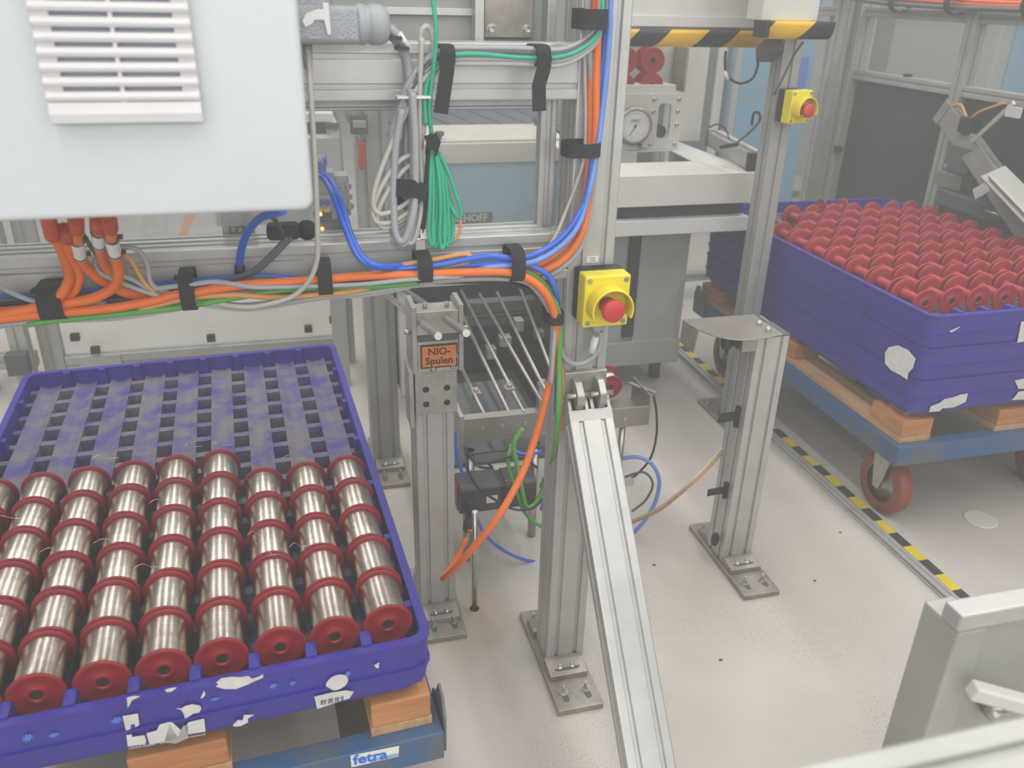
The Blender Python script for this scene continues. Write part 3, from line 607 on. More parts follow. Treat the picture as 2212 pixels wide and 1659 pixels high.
lp = [[(905,160,1.36),(890,215,1.355),(850,300,1.35),(815,390,1.345),(806,440,1.345),(822,462,1.345),(860,450,1.35),(895,425,1.355)],
      [(900,330,1.36),(860,350,1.352),(820,410,1.348),(806,455,1.348),(816,480,1.348),(850,478,1.35),(892,452,1.355)],
      [(905,345,1.362),(868,372,1.355),(828,430,1.35),(815,470,1.35),(830,492,1.352),(862,480,1.355),(895,458,1.36)],
      [(885,440,1.365),(872,490,1.36),(860,522,1.36),(848,512,1.362),(852,470,1.366)],
      [(900,440,1.36),(890,490,1.356),(876,526,1.355),(862,520,1.358),(866,470,1.362)],
      [(912,430,1.36),(905,480,1.356),(892,522,1.355),(880,515,1.357),(884,460,1.36)],
      [(912,80,1.35),(907,200,1.355),(908,330,1.36),(912,430,1.362)],
      [(908,90,1.352),(912,65,1.35),(922,57,1.35),(932,70,1.352),(936,110,1.355),(930,180,1.36),(918,260,1.362),(908,330,1.365)]]
coil('cable_coil', 'thin cream cable coiled in wide hanging loops beside the thick grey loops', lp, .0042, M['lgrey_c'])
lp = []
for k in range(6):
    u0 = 926+k*8.; y = 1.352+.004*(k % 3)
    lp.append([(934+k*1.5,318,y+.006),(930+k*6,380,y),(u0+2,450,y-.002),(u0,510-abs(k-3)*4,y),(u0+5,540-abs(k-2.5)*6,y),(u0+12,520-k*3,y+.003),(u0+10,450,y+.004),(934+k*5,380,y+.006),(936+k,320,y+.008)])
lp.append([(948,330,1.36),(968,370,1.358),(985,420,1.356),(996,455,1.356),(990,470,1.358),(972,440,1.36),(962,400,1.362)])
lp.append([(925,-160,1.348),(932,-30,1.345),(940,40,1.34),(942,90,1.34),(934,170,1.345),(928,230,1.35),(931,280,1.355),(940,325,1.36)])
coil('cable_coil', 'teal network cable coiled in long tight loops hanging in front of the window', lp, .0034, M['teal_c'])
run('signal_cable', 'black cable running down beside the teal coil to a metal plug', [(928,305,1.365),(922,380,1.36),(918,450,1.36),(914,490,1.362),(911,515,1.364)], .0042, M['blk_c'], group=None)
pg = thing('data_plug', 'chrome data plug hanging below the grey and teal coils', 'plug', P(909,525,1.365))
MB().obox(P(908,526,1.365), X, Y, Z, .009, .006, .011).build('plug_shell', M['steel'], pg, bevel=.002)
MB().obox(P(913,506,1.362), X, Y, Z, .004, .003, .009).build('label_flag', M['wlabel'], pg)
tag(MB().tube(path([(990,460,1.362),(995,490,1.362),(985,515,1.364),(965,525,1.368),(955,512,1.37)], 5), .0028, 6).build('rubber_band', M['peach']), 'pale tan band hooked on the end of the teal coil', 'band')
def strapband(name, label, pts, side, wid, th=.0028, clip=None, tail=None, group='black hook-and-loop straps'):
    t = thing(name, label, 'strap', np.mean(pts, 0), group=group)
    MB().ribbon(pts+[pts[0], pts[1]], side, wid, th).build('band', M['strap'], t)
    if tail is not None: MB().ribbon(tail, side, wid, th).build('tail', M['strap'], t)
    if clip is not None: MB().obox(clip, X, Y, Z, .006, .008, .0055).build('clip', M['black'], t, bevel=.002)
    return t
def hstrap(label, u, vt, vb, wpx, y0=1.338, y1=1.408, tail=None, clip=True):
    """strap round a horizontal bundle"""
    a, b = P(u, vt, y0), P(u, vb, y0); c, zc, h = a[0], (a[2]+b[2])/2, (a[2]-b[2])/2; ym, ry = (y0+y1)/2, (y1-y0)/2
    pts = [V(c, ym-ry*np.sign(math.cos(t))*abs(math.cos(t))**.6, zc+h*np.sign(math.sin(t))*abs(math.sin(t))**.6) for t in np.linspace(0, 2*math.pi, 25)[:-1]]
    wid = wpx*1.55/1800
    return strapband('cable_strap', label, pts, X, wid, clip=P(u-wpx*.5, vt+4, 1.40) if clip else None, tail=tail)
for lb, u, vt, vb, w in (('black strap round the lower bundle, leftmost and widest', 98, 626, 698, 40), ('black strap round the lower bundle, second from the left', 398, 599, 678, 26), ('black strap round the lower bundle, third from the left below the thin pale cable', 700, 577, 644, 27), ('black strap round the lower bundle, fourth from the left above the orange sign', 919, 560, 616, 29), ('black strap round the lower bundle, fifth from the left by the frame post', 1122, 545, 613, 28)):
    hstrap(lb, u, vt, vb, w)
def vstrap(label, u0, u1, v, wpx, y0=1.37, y1=1.409):
    a, b = P(u0, v, y0), P(u1, v, y0); xc, rx = (a[0]+b[0])/2, (b[0]-a[0])/2; ym, ry = (y0+y1)/2, (y1-y0)/2
    pts = [V(xc+rx*np.sign(math.cos(t))*abs(math.cos(t))**.6, ym+ry*np.sign(math.sin(t))*abs(math.sin(t))**.6, a[2]) for t in np.linspace(0, 2*math.pi, 25)[:-1]]
    return strapband('cable_strap', label, pts, Z, wpx*1.5/1800)
vstrap('black strap round the cables at the very top of the frame post', 1259, 1320, 42, 36, 1.340, 1.409)
vstrap('black strap round the hoses on the post between the two beams', 1228, 1303, 328, 28, 1.352, 1.409)
vstrap('black strap holding the hanging orange cable to the post beside the yellow stop box', 1187, 1222, 693, 26, 1.35, 1.41)
for lb, u, tl in (('long black strap hanging from the upper beam beside the teal coil', 962, [(962,120),(966,150),(960,190),(952,245)]), ('long black strap hanging from the upper beam near the window corner', 1172, [(1178,120),(1174,150),(1164,185),(1165,240)])):
    o = hstrap(lb, u+(6 if u < 1000 else 4), 100, 143, 26, 1.338, 1.408, tail=[P(a, b, 1.338) for a, b in tl])
ht = strapband('cable_strap', 'black strap tying the grey coil near its bottom', [P(*q) for q in ((856,405,1.345),(890,408,1.335),(920,415,1.345),(916,438,1.372),(885,440,1.378),(858,420,1.37))], nrm(V(.1,0,1)), .028)
strapband('cable_strap', 'small black strap round the neck of the teal coil', [P(*q) for q in ((922,308,1.345),(936,302,1.34),(947,318,1.345),(940,330,1.37),(926,322,1.372))], nrm(V(.2,0,1)), .022)
# heavy-duty connector beside the cabinet
hc = thing('industrial_connector', 'grey die-cast industrial connector with white locking lever beside the cabinet', 'connector', P(720,60,1.34))
c0, c1 = P(600,52,1.335), P(772,53,1.335)
MB().ext(rrect(-.030,.030,-.026,.026,.008), c0, Y, Z, c1-c0).build('hood', M['hood'], hc, bevel=.003)
d = nrm(c1-c0)
MB().lathe([(.027,0),(.028,.004),(.028,.012),(.026,.013),(.026,.018),(.028,.020),(.028,.034),(.024,.044),(.016,.048)], c1-d*.002, c1+d, 24, unit=False).build('cable_gland', M['grey_c'], hc)
lv = MB(); q = P(690,50,1.303)
lv.ext([(-.020,-.006),(-.024,.002),(-.018,.012),(0,.018),(.006,.018),(.006,.026),(.014,.026),(.015,-.014),(.010,-.016),(.006,.004),(-.006,.004),(-.011,-.002)], q, X, Z, -Y*.004).build('locking_lever', M['lever'], hc, bevel=.0012)
MB().lathe([(.007,0),(.006,.02),(.0075,.02),(.0065,.03),(.005,.04)], P(664,86,1.335), P(665,130,1.335), 12, unit=False).build('small_gland', M['lgrey_c'], hc)
MB().ext(rrect(-.05,.05,-.014,.014,.006), P(640,2,1.335), X, Z, Y*.05).build('housing', M['hood'], hc, bevel=.003)
for k, px in enumerate(([(806,53,1.335),(838,60,1.34),(855,74,1.34),(868,95,1.35),(878,120,1.36),(886,190,1.365),(893,300,1.362),(892,420,1.36)], [(806,60,1.345),(838,70,1.35),(853,86,1.352),(870,110,1.36),(879,150,1.37),(880,220,1.375),(878,330,1.375),(876,430,1.37)])):
    o = run('signal_cable', ('grey cable leaving the die-cast connector and bending down, front one', 'grey cable leaving the die-cast connector and bending down, rear one')[k], px, .0068, M['grey_c'], group=None, seg=12)
    if k == 0:
        MB().tube([P(862,72,1.335), P(888,112,1.35)], .0045, 6).build('label_sleeve', M['wlabel'], o)
        for a in ((852,82,1.335),(868,104,1.345)): MB().obox(P(*a), X, Y, Z, .010, .012, .0025).build('cable_tie', M['black'], o)
tag(MB().obox(P(893,209,1.352), X, Y, Z, .026, .010, .0018).build('cable_tie', M['wlabel']), 'thin white cable tie across the grey coil below the upper beam', 'cable tie')
# valve terminal on the lower beam behind the window edge
vt = thing('valve_terminal', 'pneumatic valve terminal with blue fittings and amber lamps behind the cabinet corner', 'valve', P(715,520,1.53))
yv = 1.50
def pb(mb, u0, u1, v0, v1, ya, yb_): 
    a, b = P(u0, v1, ya), P(u1, v0, ya); return mb.box(a[0], b[0], ya, yb_, a[2], b[2])
pb(MB(), 684, 722, 372, 478, yv+.01, yv+.05).build('manifold', M['alu_d'], vt, bevel=.001)
pb(MB(), 722, 752, 378, 455, yv+.012, yv+.05).build('end_block', M['alu_d'], vt, bevel=.002)
pb(MB(), 676, 758, 455, 468, yv+.012, yv+.05).build('rail', M['sheet'], vt)
for u, v0, v1 in ((690,345,392),(689,425,455),(706,425,455)):
    sl = pb(MB(), u-7, u+7, v0, v1, yv-.005, yv+.012).build('valve_slice', M['vent'], vt, bevel=.001)
    for dv in (12,):
        b = MB(); q = P(u, v0+dv, yv-.005); b.lathe([(.006,0),(.006,.006),(.0035,.006)], q, q-Y, 14, unit=False); b.build('push_fitting', M['blue_c'], sl)
for u, v in ((690,343),(690,455),(706,455)): pb(MB(), u-6, u+6, v-5, v+4, yv-.008, yv-.004).build('yellow_tag', M['yellow'], vt)
pb(MB(), 682, 716, 460, 474, yv-.006, yv+.01).build('lamp_block', M['black'], vt)
for u, v in ((692,463),(696,494)): MB().ball(P(u,v,yv-.010), .0035, 8, 6).build('amber_lamp', M['led'], vt)
pb(MB(), 684, 740, 476, 515, yv, yv+.05).build('base_block', M['dkgrey'], vt, bevel=.002)
for u, v in ((741,406),(744,432),(752,402),(754,424),(757,444)):
    b = MB(); q = P(u, v, yv+.012); b.lathe([(.006,0),(.006,.005),(.003,.005),(.003,.002)], q, q-Y, 14, unit=False); b.build('port_screw', M['zinc'], vt)
MB().lathe([(.008,0),(.008,.03),(.010,.03),(.010,.045)], P(694,385,yv+.0), P(694,345,yv+.03), 14, unit=False).build('elbow_fitting', M['blue_c'], vt)
# cable of the stop box
o = run('sensor_cable', 'grey cable hanging in a short loop below the yellow stop box', [(1297,716,1.385),(1296,740,1.385),(1288,762,1.385),(1265,782,1.385),(1240,786,1.385),(1219,772,1.385),(1209,745,1.39),(1206,715,1.395)], .0056, M['grey_c'], group=None, seg=12)
MB().tube([P(1287,726,1.38), P(1278,762,1.38)], .0075, 8).build('label_sleeve', M['wlabel'], o)
run('sensor_cable', 'pale orange cable running down the left side of the frame post', [(1195,640,1.39),(1207,690,1.395),(1213,760,1.40),(1216,850,1.40),(1212,950,1.42),(1204,1040,1.5),(1195,1100,1.6)], .004, M['peach'], group=None)
run('sensor_cable', 'light grey cable running straight down the left side of the frame post', [(1170,610,1.385),(1196,655,1.39),(1203,720,1.40),(1206,800,1.402),(1203,900,1.42),(1194,1000,1.5),(1186,1080,1.6)], .004, M['lgrey_c'], group=None)
# ================================================================ blue spool crates
CW, CL, CH = .805, 1.27, .11; NC, PIT = 9, .0855
def crate_meshes():
    d = {}
    w, l, r = CW/2, CL/2, .03
    def ring(mb, o0, z0, o1, z1, i0, i1):
        """hollow wall ring: outer outline inset o0 at z0 / o1 at z1, inner inset i0/i1"""
        a = rrect(-w+o0, w-o0, -l+o0, l-o0, r, 4); b = rrect(-w+o1, w-o1, -l+o1, l-o1, r, 4)
        c = rrect(-w+i0, w-i0, -l+i0, l-i0, r*.7, 4); e = rrect(-w+i1, w-i1, -l+i1, l-i1, r*.7, 4); n = len(a)
        vs = [(x,y,z0) for x,y in a]+[(x,y,z1) for x,y in b]+[(x,y,z0) for x,y in c]+[(x,y,z1) for x,y in e]; fs = []
        for i in range(n):
            j = (i+1) % n
            fs += [(i,j,n+j,n+i), (2*n+j,2*n+i,3*n+i,3*n+j), (n+i,n+j,3*n+j,3*n+i), (j,i,2*n+i,2*n+j)]
        mb.add(vs, fs)
    m = MB(); ring(m, .006, .017, .003, .050, .016, .016); d['skirt'] = m
    m = MB(); ring(m, .018, 0, .018, .017, .026, .026); d['foot_rim'] = m
    m = MB(); ring(m, 0, .050, 0, .054, .016, .016); ring(m, .004, .054, .002, .104, .016, .014); d['wall'] = m
    m = MB(); ring(m, 0, .104, 0, .110, .015, .015); d['rim'] = m
    d = [(k, v, 'crate', True) for k, v in d.items()]
    for k in range(NC-1):
        x = (k-(NC-2)/2)*PIT
        for s_ in (-1, 1):
            y0, y1 = sorted((s_*(l-.014), s_*(l-(.034 if s_ > 0 else .046)))); d.append(('wall_rib', MB().ext([(-.011,0),(.011,0),(.008,.045),(-.008,.045)], (x,y0,.068), X, Z, Y*(y1-y0)), 'crate', False))
    for s_ in (-1, 1):
        for k in range(6):
            y = -l+.1+k*.2; x0, x1 = sorted((s_*(w-.014), s_*(w-.026))); d.append(('wall_rib', MB().box(x0, x1, y-.008, y+.008, .06, .106), 'crate', False))
    hw = .026; tz = .075
    for k in range(NC):                      # concave saddles
        x = (k-(NC-1)/2)*PIT; pl = [(x-hw,.020),(x+hw,.020),(x+hw,tz),(x+hw*.7,tz-.003),(x+hw*.3,tz-.0065),(x-hw*.3,tz-.0065),(x-hw*.7,tz-.003),(x-hw,tz)]
        d.append(('saddle_floor', MB().ext(pl, (0,-l+.015,0), X, Z, Y*(2*l-.03)), 'crate_in', False))
    for k in range(NC+1):                    # pocket strips: one saw-toothed ladder each
        x = (k-NC/2)*PIT; h2 = (PIT-2*hw)/2 if 0 < k < NC else .012; xx = x if 0 < k < NC else x-(.010 if k else -.010)
        y = -l+.02; pl = [(-l+.016,.020),(l-.016,.020),(l-.016,.044)]; tooth = []
        while y < l-.05: tooth.append(y); y += .0745
        for y in tooth[::-1]: pl += [(y+.028,.044),(y+.020,tz-.002),(y,tz-.002),(y,.044)]
        pl.append((-l+.016,.044))
        d.append(('pocket_strip', MB().ext(pl, (xx-h2,0,0), Y, Z, X*(2*h2)), 'crate_in', False))
    d.append(('bottom', MB().box(-w+.015, w-.015, -l+.015, l-.015, .010, .0198), 'crate_pit', True))
    return d
CM = crate_meshes()
def make_crate(label, loc, rot, group, full=True):
    t = thing('spool_crate', label, 'crate', loc, rot, group)
    for k, mb, m_, shell in CM:
        if full or shell: mb.build(k, M[m_], t, local=True)
    return t
ZC = .395
LROT = math.radians(3.3); LC = V(.158, 1.0235, ZC)+np.array(Matrix.Rotation(LROT, 3, 'Z') @ Vector((-CW/2, CL/2, 0)))
lc = make_crate('blue crate half filled with wire spools standing at the left', tuple(LC), LROT, None)
RC0 = V(1.600+CW/2, 1.70+CL/2, ZC); stack = []
for k, lb in enumerate(('blue crate at the bottom of the stack on the right trolley', 'blue crate in the middle of the stack on the right trolley', 'top blue crate on the right trolley holding empty red spools')):
    stack.append(make_crate(lb, (RC0[0], RC0[1], ZC+.095*k), 0., 'stacked blue crates', k == 2))
# ---------------------------------------------------------------- spools
SL, SR = .0975, .0412
def flange_prof(s_): return [(.009,0),(.009,.0045),(.014,.0045),(.015,.0035),(.030,.0030),(.034,.0042),(.0385,.0046),(.0406,.0038),(SR,.0022),(.0406,.0006),(.0385,-.0006),(.030,-.0012),(.009,-.0012)]
def make_spool(name, label, loc, full, redm, group):
    t = thing(name, label, 'spool', loc, 0, group)
    for s_ in (-1, 1):
        MB().lathe(flange_prof(s_), (0,s_*(SL/2-.0046),0), (0,s_*9,0), 28, unit=False, caps=False).build('flange', redm, t, local=True)
    if full: MB().lathe([(.0340,-.0005),(.0352,.003),(.0354,.045),(.0350,SL-.014),(.0340,SL-.0095)], (0,-SL/2+.0055,0), (0,9,0), 32, unit=False).build('wire_winding', M['wire'], t, local=True)
    else: MB().lathe([(.0200,0),(.0150,.006),(.0148,SL-.017),(.0200,SL-.011)], (0,-SL/2+.0055,0), (0,9,0), 20, unit=False).build('barrel', redm, t, local=True)
    MB().cyl((0,-SL/2+.003,0), (0,SL/2-.003,0), .009, 14).build('bore', M['rubber'], t, local=True)
    return t
ZS = ZC+.0695+SR-.0012
RL = np.array(Matrix.Rotation(LROT, 3, 'Z')); LCc = V(LC[0], LC[1], 0)
proto = None; rr = random.Random(5)
for c in range(NC):
    n = 5 if c < 3 else 6
    for r in range(n):
        lx = ((NC-1)/2-c)*PIT+rr.uniform(-.0012,.0012)-.003; ly = -CL/2+.048+SL/2+r*.1009+(.004 if c == 0 else 0)
        p = LCc+RL @ V(lx, ly, 0); p[2] = ZS
        cn = 'rightmost column' if c == 0 else 'leftmost column' if c == NC-1 else ORD[c]+' column from the right'
        rn = 'frontmost' if r == 0 else 'rearmost' if r == n-1 else ORD[r]+' from the front'
        lb = 'wire spool in left crate, %s, %s' % (cn, rn)
        if proto is None: proto = make_spool('wire_spool', lb, tuple(p), True, M['red'], 'wire spools in the left crate'); proto.rotation_euler = (0, 0, LROT); o = proto
        else: o = dup(proto, p, None, lb, 'wire spools in the left crate')
        o.rotation_euler = (0, rr.uniform(0, 6.28), LROT+rr.uniform(-.008,.008)); o.rotation_mode = 'XYZ'
# loose wire ends sprouting between the spools
for k, (u, v, dx) in enumerate(sorted(((480,962,-.02),(415,965,-.015),(235,990,-.03),(640,990,-.03),(360,1085,-.03),(30,1120,-.04),(560,1155,-.02),(250,1170,-.035),(650,1180,-.02),(130,1190,-.03),(330,1225,-.03),(575,1200,.01)))):
    q = P(u, v, z=ZS+SR+.001); pts = spline([q+V(.02,.004,-.003), q, q+V(dx*.5,-.004,.012), q+V(dx,-.01,.008)], 5)
    tag(MB().tube(pts, .0005, 4).build('loose_wire_end', M['steel']), 'fine loose wire end curling off the left crate spools, %s from the left' % ORD[k], 'wire', 'loose wire ends')
# empty spools on the right
ZT = ZC+.19; ZE = ZT+.0695+SR-.0012; ep = None
for c in range(NC):
    n = 7 if c < 2 else 9
    for r in range(n):
        p = V(RC0[0]-((NC-1)/2-c)*.0868, 1.795+SL/2+r*.1075+rr.uniform(-.002,.002), ZE)
        cn = 'leftmost column' if c == 0 else 'rightmost column' if c == NC-1 else ORD[c]+' column from the left'
        rn = 'frontmost' if r == 0 else 'rearmost' if r == n-1 else ORD[r]+' from the front'
        lb = 'empty red spool in right crate, %s, %s' % (cn, rn)
        if ep is None: ep = o = make_spool('empty_spool', lb, tuple(p), False, M['red2'], 'empty red spools in the right crate')
        else: o = dup(ep, p, None, lb, 'empty red spools in the right crate')
        o.rotation_euler = (rr.uniform(-.02,.02), rr.uniform(0, 6.28), rr.uniform(-.05,.05))
q = P(1798,440,z=ZE+.03); o = dup(ep, (q[0], q[1], ZE+.01), None, 'empty red spool lying crosswise behind the others in the right crate', 'empty red spools in the right crate'); o.rotation_euler = (0, .3, math.radians(88))
# spool in the catch tray
q = P(1327,840,1.99)
o = dup(ep, (q[0], q[1]+.05, q[2]), None, 'red flanged wire spool resting in the catch tray beside the brace', 'none'); del o['group']; o.scale = (.78,.78,.9); o.rotation_euler = (0, .4, math.radians(-8))
o.name = 'tray_spool'
b_ = MB().lathe([(.0330,0),(.0330,SL-.012)], (0,-SL/2+.006,0), (0,9,0), 24, unit=False).build('wire_winding', M['wire'], proto, local=True); b_.parent = o
# ---------------------------------------------------------------- pallets
def pallet(label, cx, cy, rot, z0, z1):
    t = thing('pallet', label, 'pallet', (cx, cy, z0), rot)
    w, l = .80/2, 1.25/2
    hb = z1-z0
    for i, x in enumerate((-w+.052, 0, w-.052)):
        bw = .1 if i != 1 else .145
        MB().box(x-bw/2-.002, x+bw/2+.002, -l, l, 0, .018).build('bottom_board', M['wood_l'], t, local=True, bevel=.001)
        for y in (-l+.07, 0, l-.07): MB().box(x-bw/2, x+bw/2, y-.07, y+.07, .018, hb-.016).build('block', M['wood'], t, local=True, bevel=.003)
    for y in (-l+.07, 0, l-.07): MB().box(-w+.03, w-.03, y-.035, y+.035, hb-.016, hb).build('deck_board', M['wood_l'], t, local=True, bevel=.001)
    return t
ZD = .310
pl1 = pallet('wooden pallet under the left blue crate', LC[0], LC[1], LROT, ZD, ZC)
pl2 = pallet('wooden pallet under the crate stack on the right', RC0[0], RC0[1], 0, ZD, ZC)
# ---------------------------------------------------------------- trolleys
def trolley(label, cx, cy, rot, catch=True):
    t = thing('platform_trolley', label, 'trolley', (cx, cy, 0), rot); w, l = CW/2+.002, CL/2+.002
    def bx(nm, *a, m='tblue', bev=.002, par=None): return MB().box(*a).build(nm, M[m], par or t, local=True, bevel=bev)
    bx('frame_rail', -w-.01, w+.01, -l-.012, -l+.028, ZD-.062, ZD-.0005); bx('frame_rail', -w-.01, w+.01, l-.028, l+.012, ZD-.062, ZD-.0005)
    for s_ in (-1, 1):
        x0, x1 = sorted((s_*(w+.01), s_*(w-.03))); bx('frame_rail', x0, x1, -l+.028, l-.028, ZD-.062, ZD-.0005)
        bx('cross_member', -w+.03, w-.03, s_*.25-.03, s_*.25+.03, ZD-.05, ZD-.004)
        for e in (-1, 1):
            # bent corner catch
            x = s_*(w+.012); y = e*(l+.0)
            m = MB(); xs = sorted((x, x+s_*.005))
            m.ext([(y-e*.09, ZD-.06), (y, ZD-.06), (y+e*.004, ZD+.02), (y-e*.012, ZD+.055), (y-e*.04, ZD+.060), (y-e*.06, ZD+.02), (y-e*.09, ZD)], (xs[0],0,0), Y, Z, X*.005)
            if catch or e > 0: m.build('corner_catch', M['tgrey'], t, local=True, bevel=.001)
            cx_, cy_ = s_*(w-.105), e*(l-.13)
            fk = MB(); fk.box(cx_-.05, cx_+.05, cy_-.05, cy_+.05, ZD-.070, ZD-.062)
            for q in (-1, 1): fk.ext([(-.045,ZD-.07),(.045,ZD-.07),(.022,.12),(.012,.082),(-.012,.082),(-.022,.12)], (cx_+q*.034-.002, cy_, 0), Y, Z, X*.004)
            fk.box(cx_-.034, cx_+.034, cy_-.04, cy_+.04, ZD-.085, ZD-.070)
            f = fk.build('caster_fork', M['zinc'], t, local=True)
            MB().lathe([(.060,-.022),(.092,-.023),(.0965,-.018),(.0965,.018),(.092,.023),(.060,.022)], (cx_,cy_,.0965), (cx_+9,cy_,.0965), 32, unit=False, caps=False).build('tyre', M['wheel'], f, local=True)
            MB().lathe([(.012,-.028),(.022,-.026),(.030,-.012),(.066,-.016),(.066,.016),(.030,.012),(.022,.026),(.012,.028)], (cx_,cy_,.0965), (cx_+9,cy_,.0965), 28, unit=False).build('wheel_hub', M['sheet'], f, local=True)
    return t
t1 = trolley('blue platform trolley with a maker badge under the left crate', LC[0], LC[1], LROT)
t2 = trolley('blue platform trolley on brown caster wheels under the right crate stack', RC0[0], RC0[1], 0, False)
# ---------------------------------------------------------------- paper scraps, labels and badge on the left crate and trolley
nF = RL @ V(0,-1,0); oF = LCc+RL @ V(0,-CL/2,0)
def PF(u, v, off=0.): r = ray(u, v); t = np.dot(oF+nF*off-CAM, nF)/np.dot(r, nF); return CAM+t*r
uF = RL @ X
def scrap(px, m, parent, name='paper_scrap', off=.0006, label=None, th=.0005):
    pts = [PF(u, v, off) for u, v in px]; o = pts[0]
    poly = [(np.dot(p-o, uF), p[2]-o[2]) for p in pts]
    ar = sum(poly[i][0]*poly[(i+1)%len(poly)][1]-poly[(i+1)%len(poly)][0]*poly[i][1] for i in range(len(poly)))
    if ar < 0: poly = poly[::-1]
    mb = MB(); mb.ext(poly, o, uF, Z, nF*th) if np.dot(np.cross(uF, Z), nF) > 0 else mb.ext(poly[::-1], o, uF, Z, nF*th)
    return mb.build(name, m, parent, label=label)
for px in ([(467,1474),(478,1465),(500,1462),(520,1463),(536,1460),(545,1466),(560,1461),(568,1456),(569,1463),(548,1472),(536,1478),(510,1488),(485,1488),(466,1483),(472,1478)],
           [(381,1530),(392,1530),(400,1525),(415,1521),(432,1524),(435,1530),(430,1539),(418,1541),(412,1545),(400,1552),(396,1540),(391,1533)],
           [(274,1507),(288,1503),(303,1504),(285,1512),(281,1521),(276,1529)], [(356,1490),(368,1486),(382,1485),(370,1494),(360,1495)], [(433,1508),(441,1491),(444,1500),(437,1508)],
           [(503,1566),(514,1555),(524,1556),(527,1544),(549,1544),(535,1552),(536,1560),(520,1568),(506,1569)], [(808,1437),(815,1433),(819,1431),(818,1443),(813,1443)]):
    scrap(px, M['paper'], lc)
for u, v, a, b in ((465,1510,13,3.5),(252,1556,15,9),(590,1482,10,7),(632,1476,9,6),(751,1456,8,8),(60,1594,14,10),(116,1588,14,6)):
    scrap([(u+a*math.cos(t)*(1 if k % 2 else .55), v+b*math.sin(t)*(1 if k % 2 else .55)-a*.2*math.cos(t)) for k, t in enumerate(np.linspace(0, 2*math.pi, 17)[:-1])], M['scuff'], lc, 'scuff_mark', .0004, th=.0002)
lb1 = scrap([(265,1547),(298,1541),(301,1565),(296,1569),(272,1578)], M['paper'], lc, 'torn_logo_label', label='torn white remains of a printed logo label')
scrap([(282,1566),(291,1564),(292,1572),(283,1575)], M['crate'], lb1, 'torn_gap', .0012)
scrap([(273,1588),(285,1586),(285,1592),(312,1588),(316,1600),(314,1607),(276,1612)], M['paper'], lc, 'torn_logo_label'); scrap([(316,1584),(338,1578),(345,1565),(363,1560),(372,1560),(392,1578),(385,1590),(360,1602),(323,1607)], M['paper'], lc, 'torn_logo_label')
scrap([(355,1603),(366,1562),(380,1586),(384,1592),(395,1568),(406,1566),(406,1594),(380,1606)], M['alu_far'], lc, 'torn_logo_label'); scrap([(407,1560),(441,1552),(444,1580),(405,1586),(400,1572)], M['paper'], lc, 'torn_logo_label')
for s_, u, v in (('LEONI Dra', 301, 1613), ('mbH \u00b7 D-34', 341, 1606), ('eutschland', 424, 1589)): text('lettering', s_, .0062, M['paper'], lc, PF(u, v, .0012), nrm(PF(u+40, v-7)-PF(u, v)), Z, .0001)
bc = scrap([(679,1505),(715,1496),(748,1491),(764,1494),(755,1508),(735,1514),(685,1531)], M['paper'], lc, 'barcode_label', label='torn white barcode label')
for k in range(16):
    u = 693+k*3.1
    if k in (4, 9, 13): continue
    scrap([(u,1513-k*.62),(u+(1.6 if k % 3 else 2.4),1512.6-k*.62),(u+1.6,1523-k*.62),(u,1523.4-k*.62)], M['ink'], bc, 'barcode_line', .0013, th=.0002)
cir = [(728+24*math.cos(a), 1474+16*math.sin(a)-6*math.cos(a)) for a in np.linspace(0, 2*math.pi, 24)[:-1]]
scrap([p for p in cir if not (p[0] < 718 and p[1] > 1484)], M['paper'], lc, 'round_sticker', label='round torn sticker')
oF = oF+nF*.014; 
bd_ = scrap([(757,1632),(862,1611),(861,1634),(759,1657)], M['wlabel'], t1, 'maker_badge', label='white maker badge with blue lettering')
scrap([(800,1640),(862,1626),(861,1634),(800,1648)], M['skyblue'], bd_, 'badge_band', .0013, th=.0002)
text('lettering', 'fetra', .030, M['blue_c'], bd_, PF(800, 1636, .0014), nrm(PF(840,1628)-PF(800,1636)), Z, .0002, bold=.0008)
# scraps on the right stack
def scrapR(px, m, par, y=1.70, name='paper_scrap'):
    pts = [P(u, v, y-.0008) for u, v in px]; o = pts[0]; poly = [(p[0]-o[0], p[2]-o[2]) for p in pts]
    return MB().ext(poly, o, X, Z, -Y*.0005).build(name, m, par)
scrapR([(2007,890),(2010,878),(2030,870),(2040,862),(2060,858),(2075,852),(2091,850),(2086,868),(2060,880),(2035,882),(2030,888)], M['paper'], stack[0])
for px in ([(2050,716),(2062,710),(2075,705),(2066,712),(2056,718)], [(2190,860),(2200,846),(2230,842),(2230,862),(2184,864)], [(2192,822),(2230,814),(2230,838),(2200,840)]): scrapR(px, M['paper'], stack[0] if px[0][1] > 800 else stack[2])
scrapR([(2197,740),(2206,695),(2230,690),(2230,735)], M['paper'], stack[2])
sk = [(1912,762),(1920,750),(1940,746),(1962,756),(1978,775),(1972,795),(1962,806),(1960,820),(1945,810),(1925,800),(1912,785)]
pts = [P(u, v, x=1.5985) for u, v in sk]; o = pts[0]
MB().ext([(p[1]-o[1], p[2]-o[2]) for p in pts], o, Y, Z, -X*.0006).build('white_sticker', M['wlabel'], stack[1], label='blank white sticker on the long side')
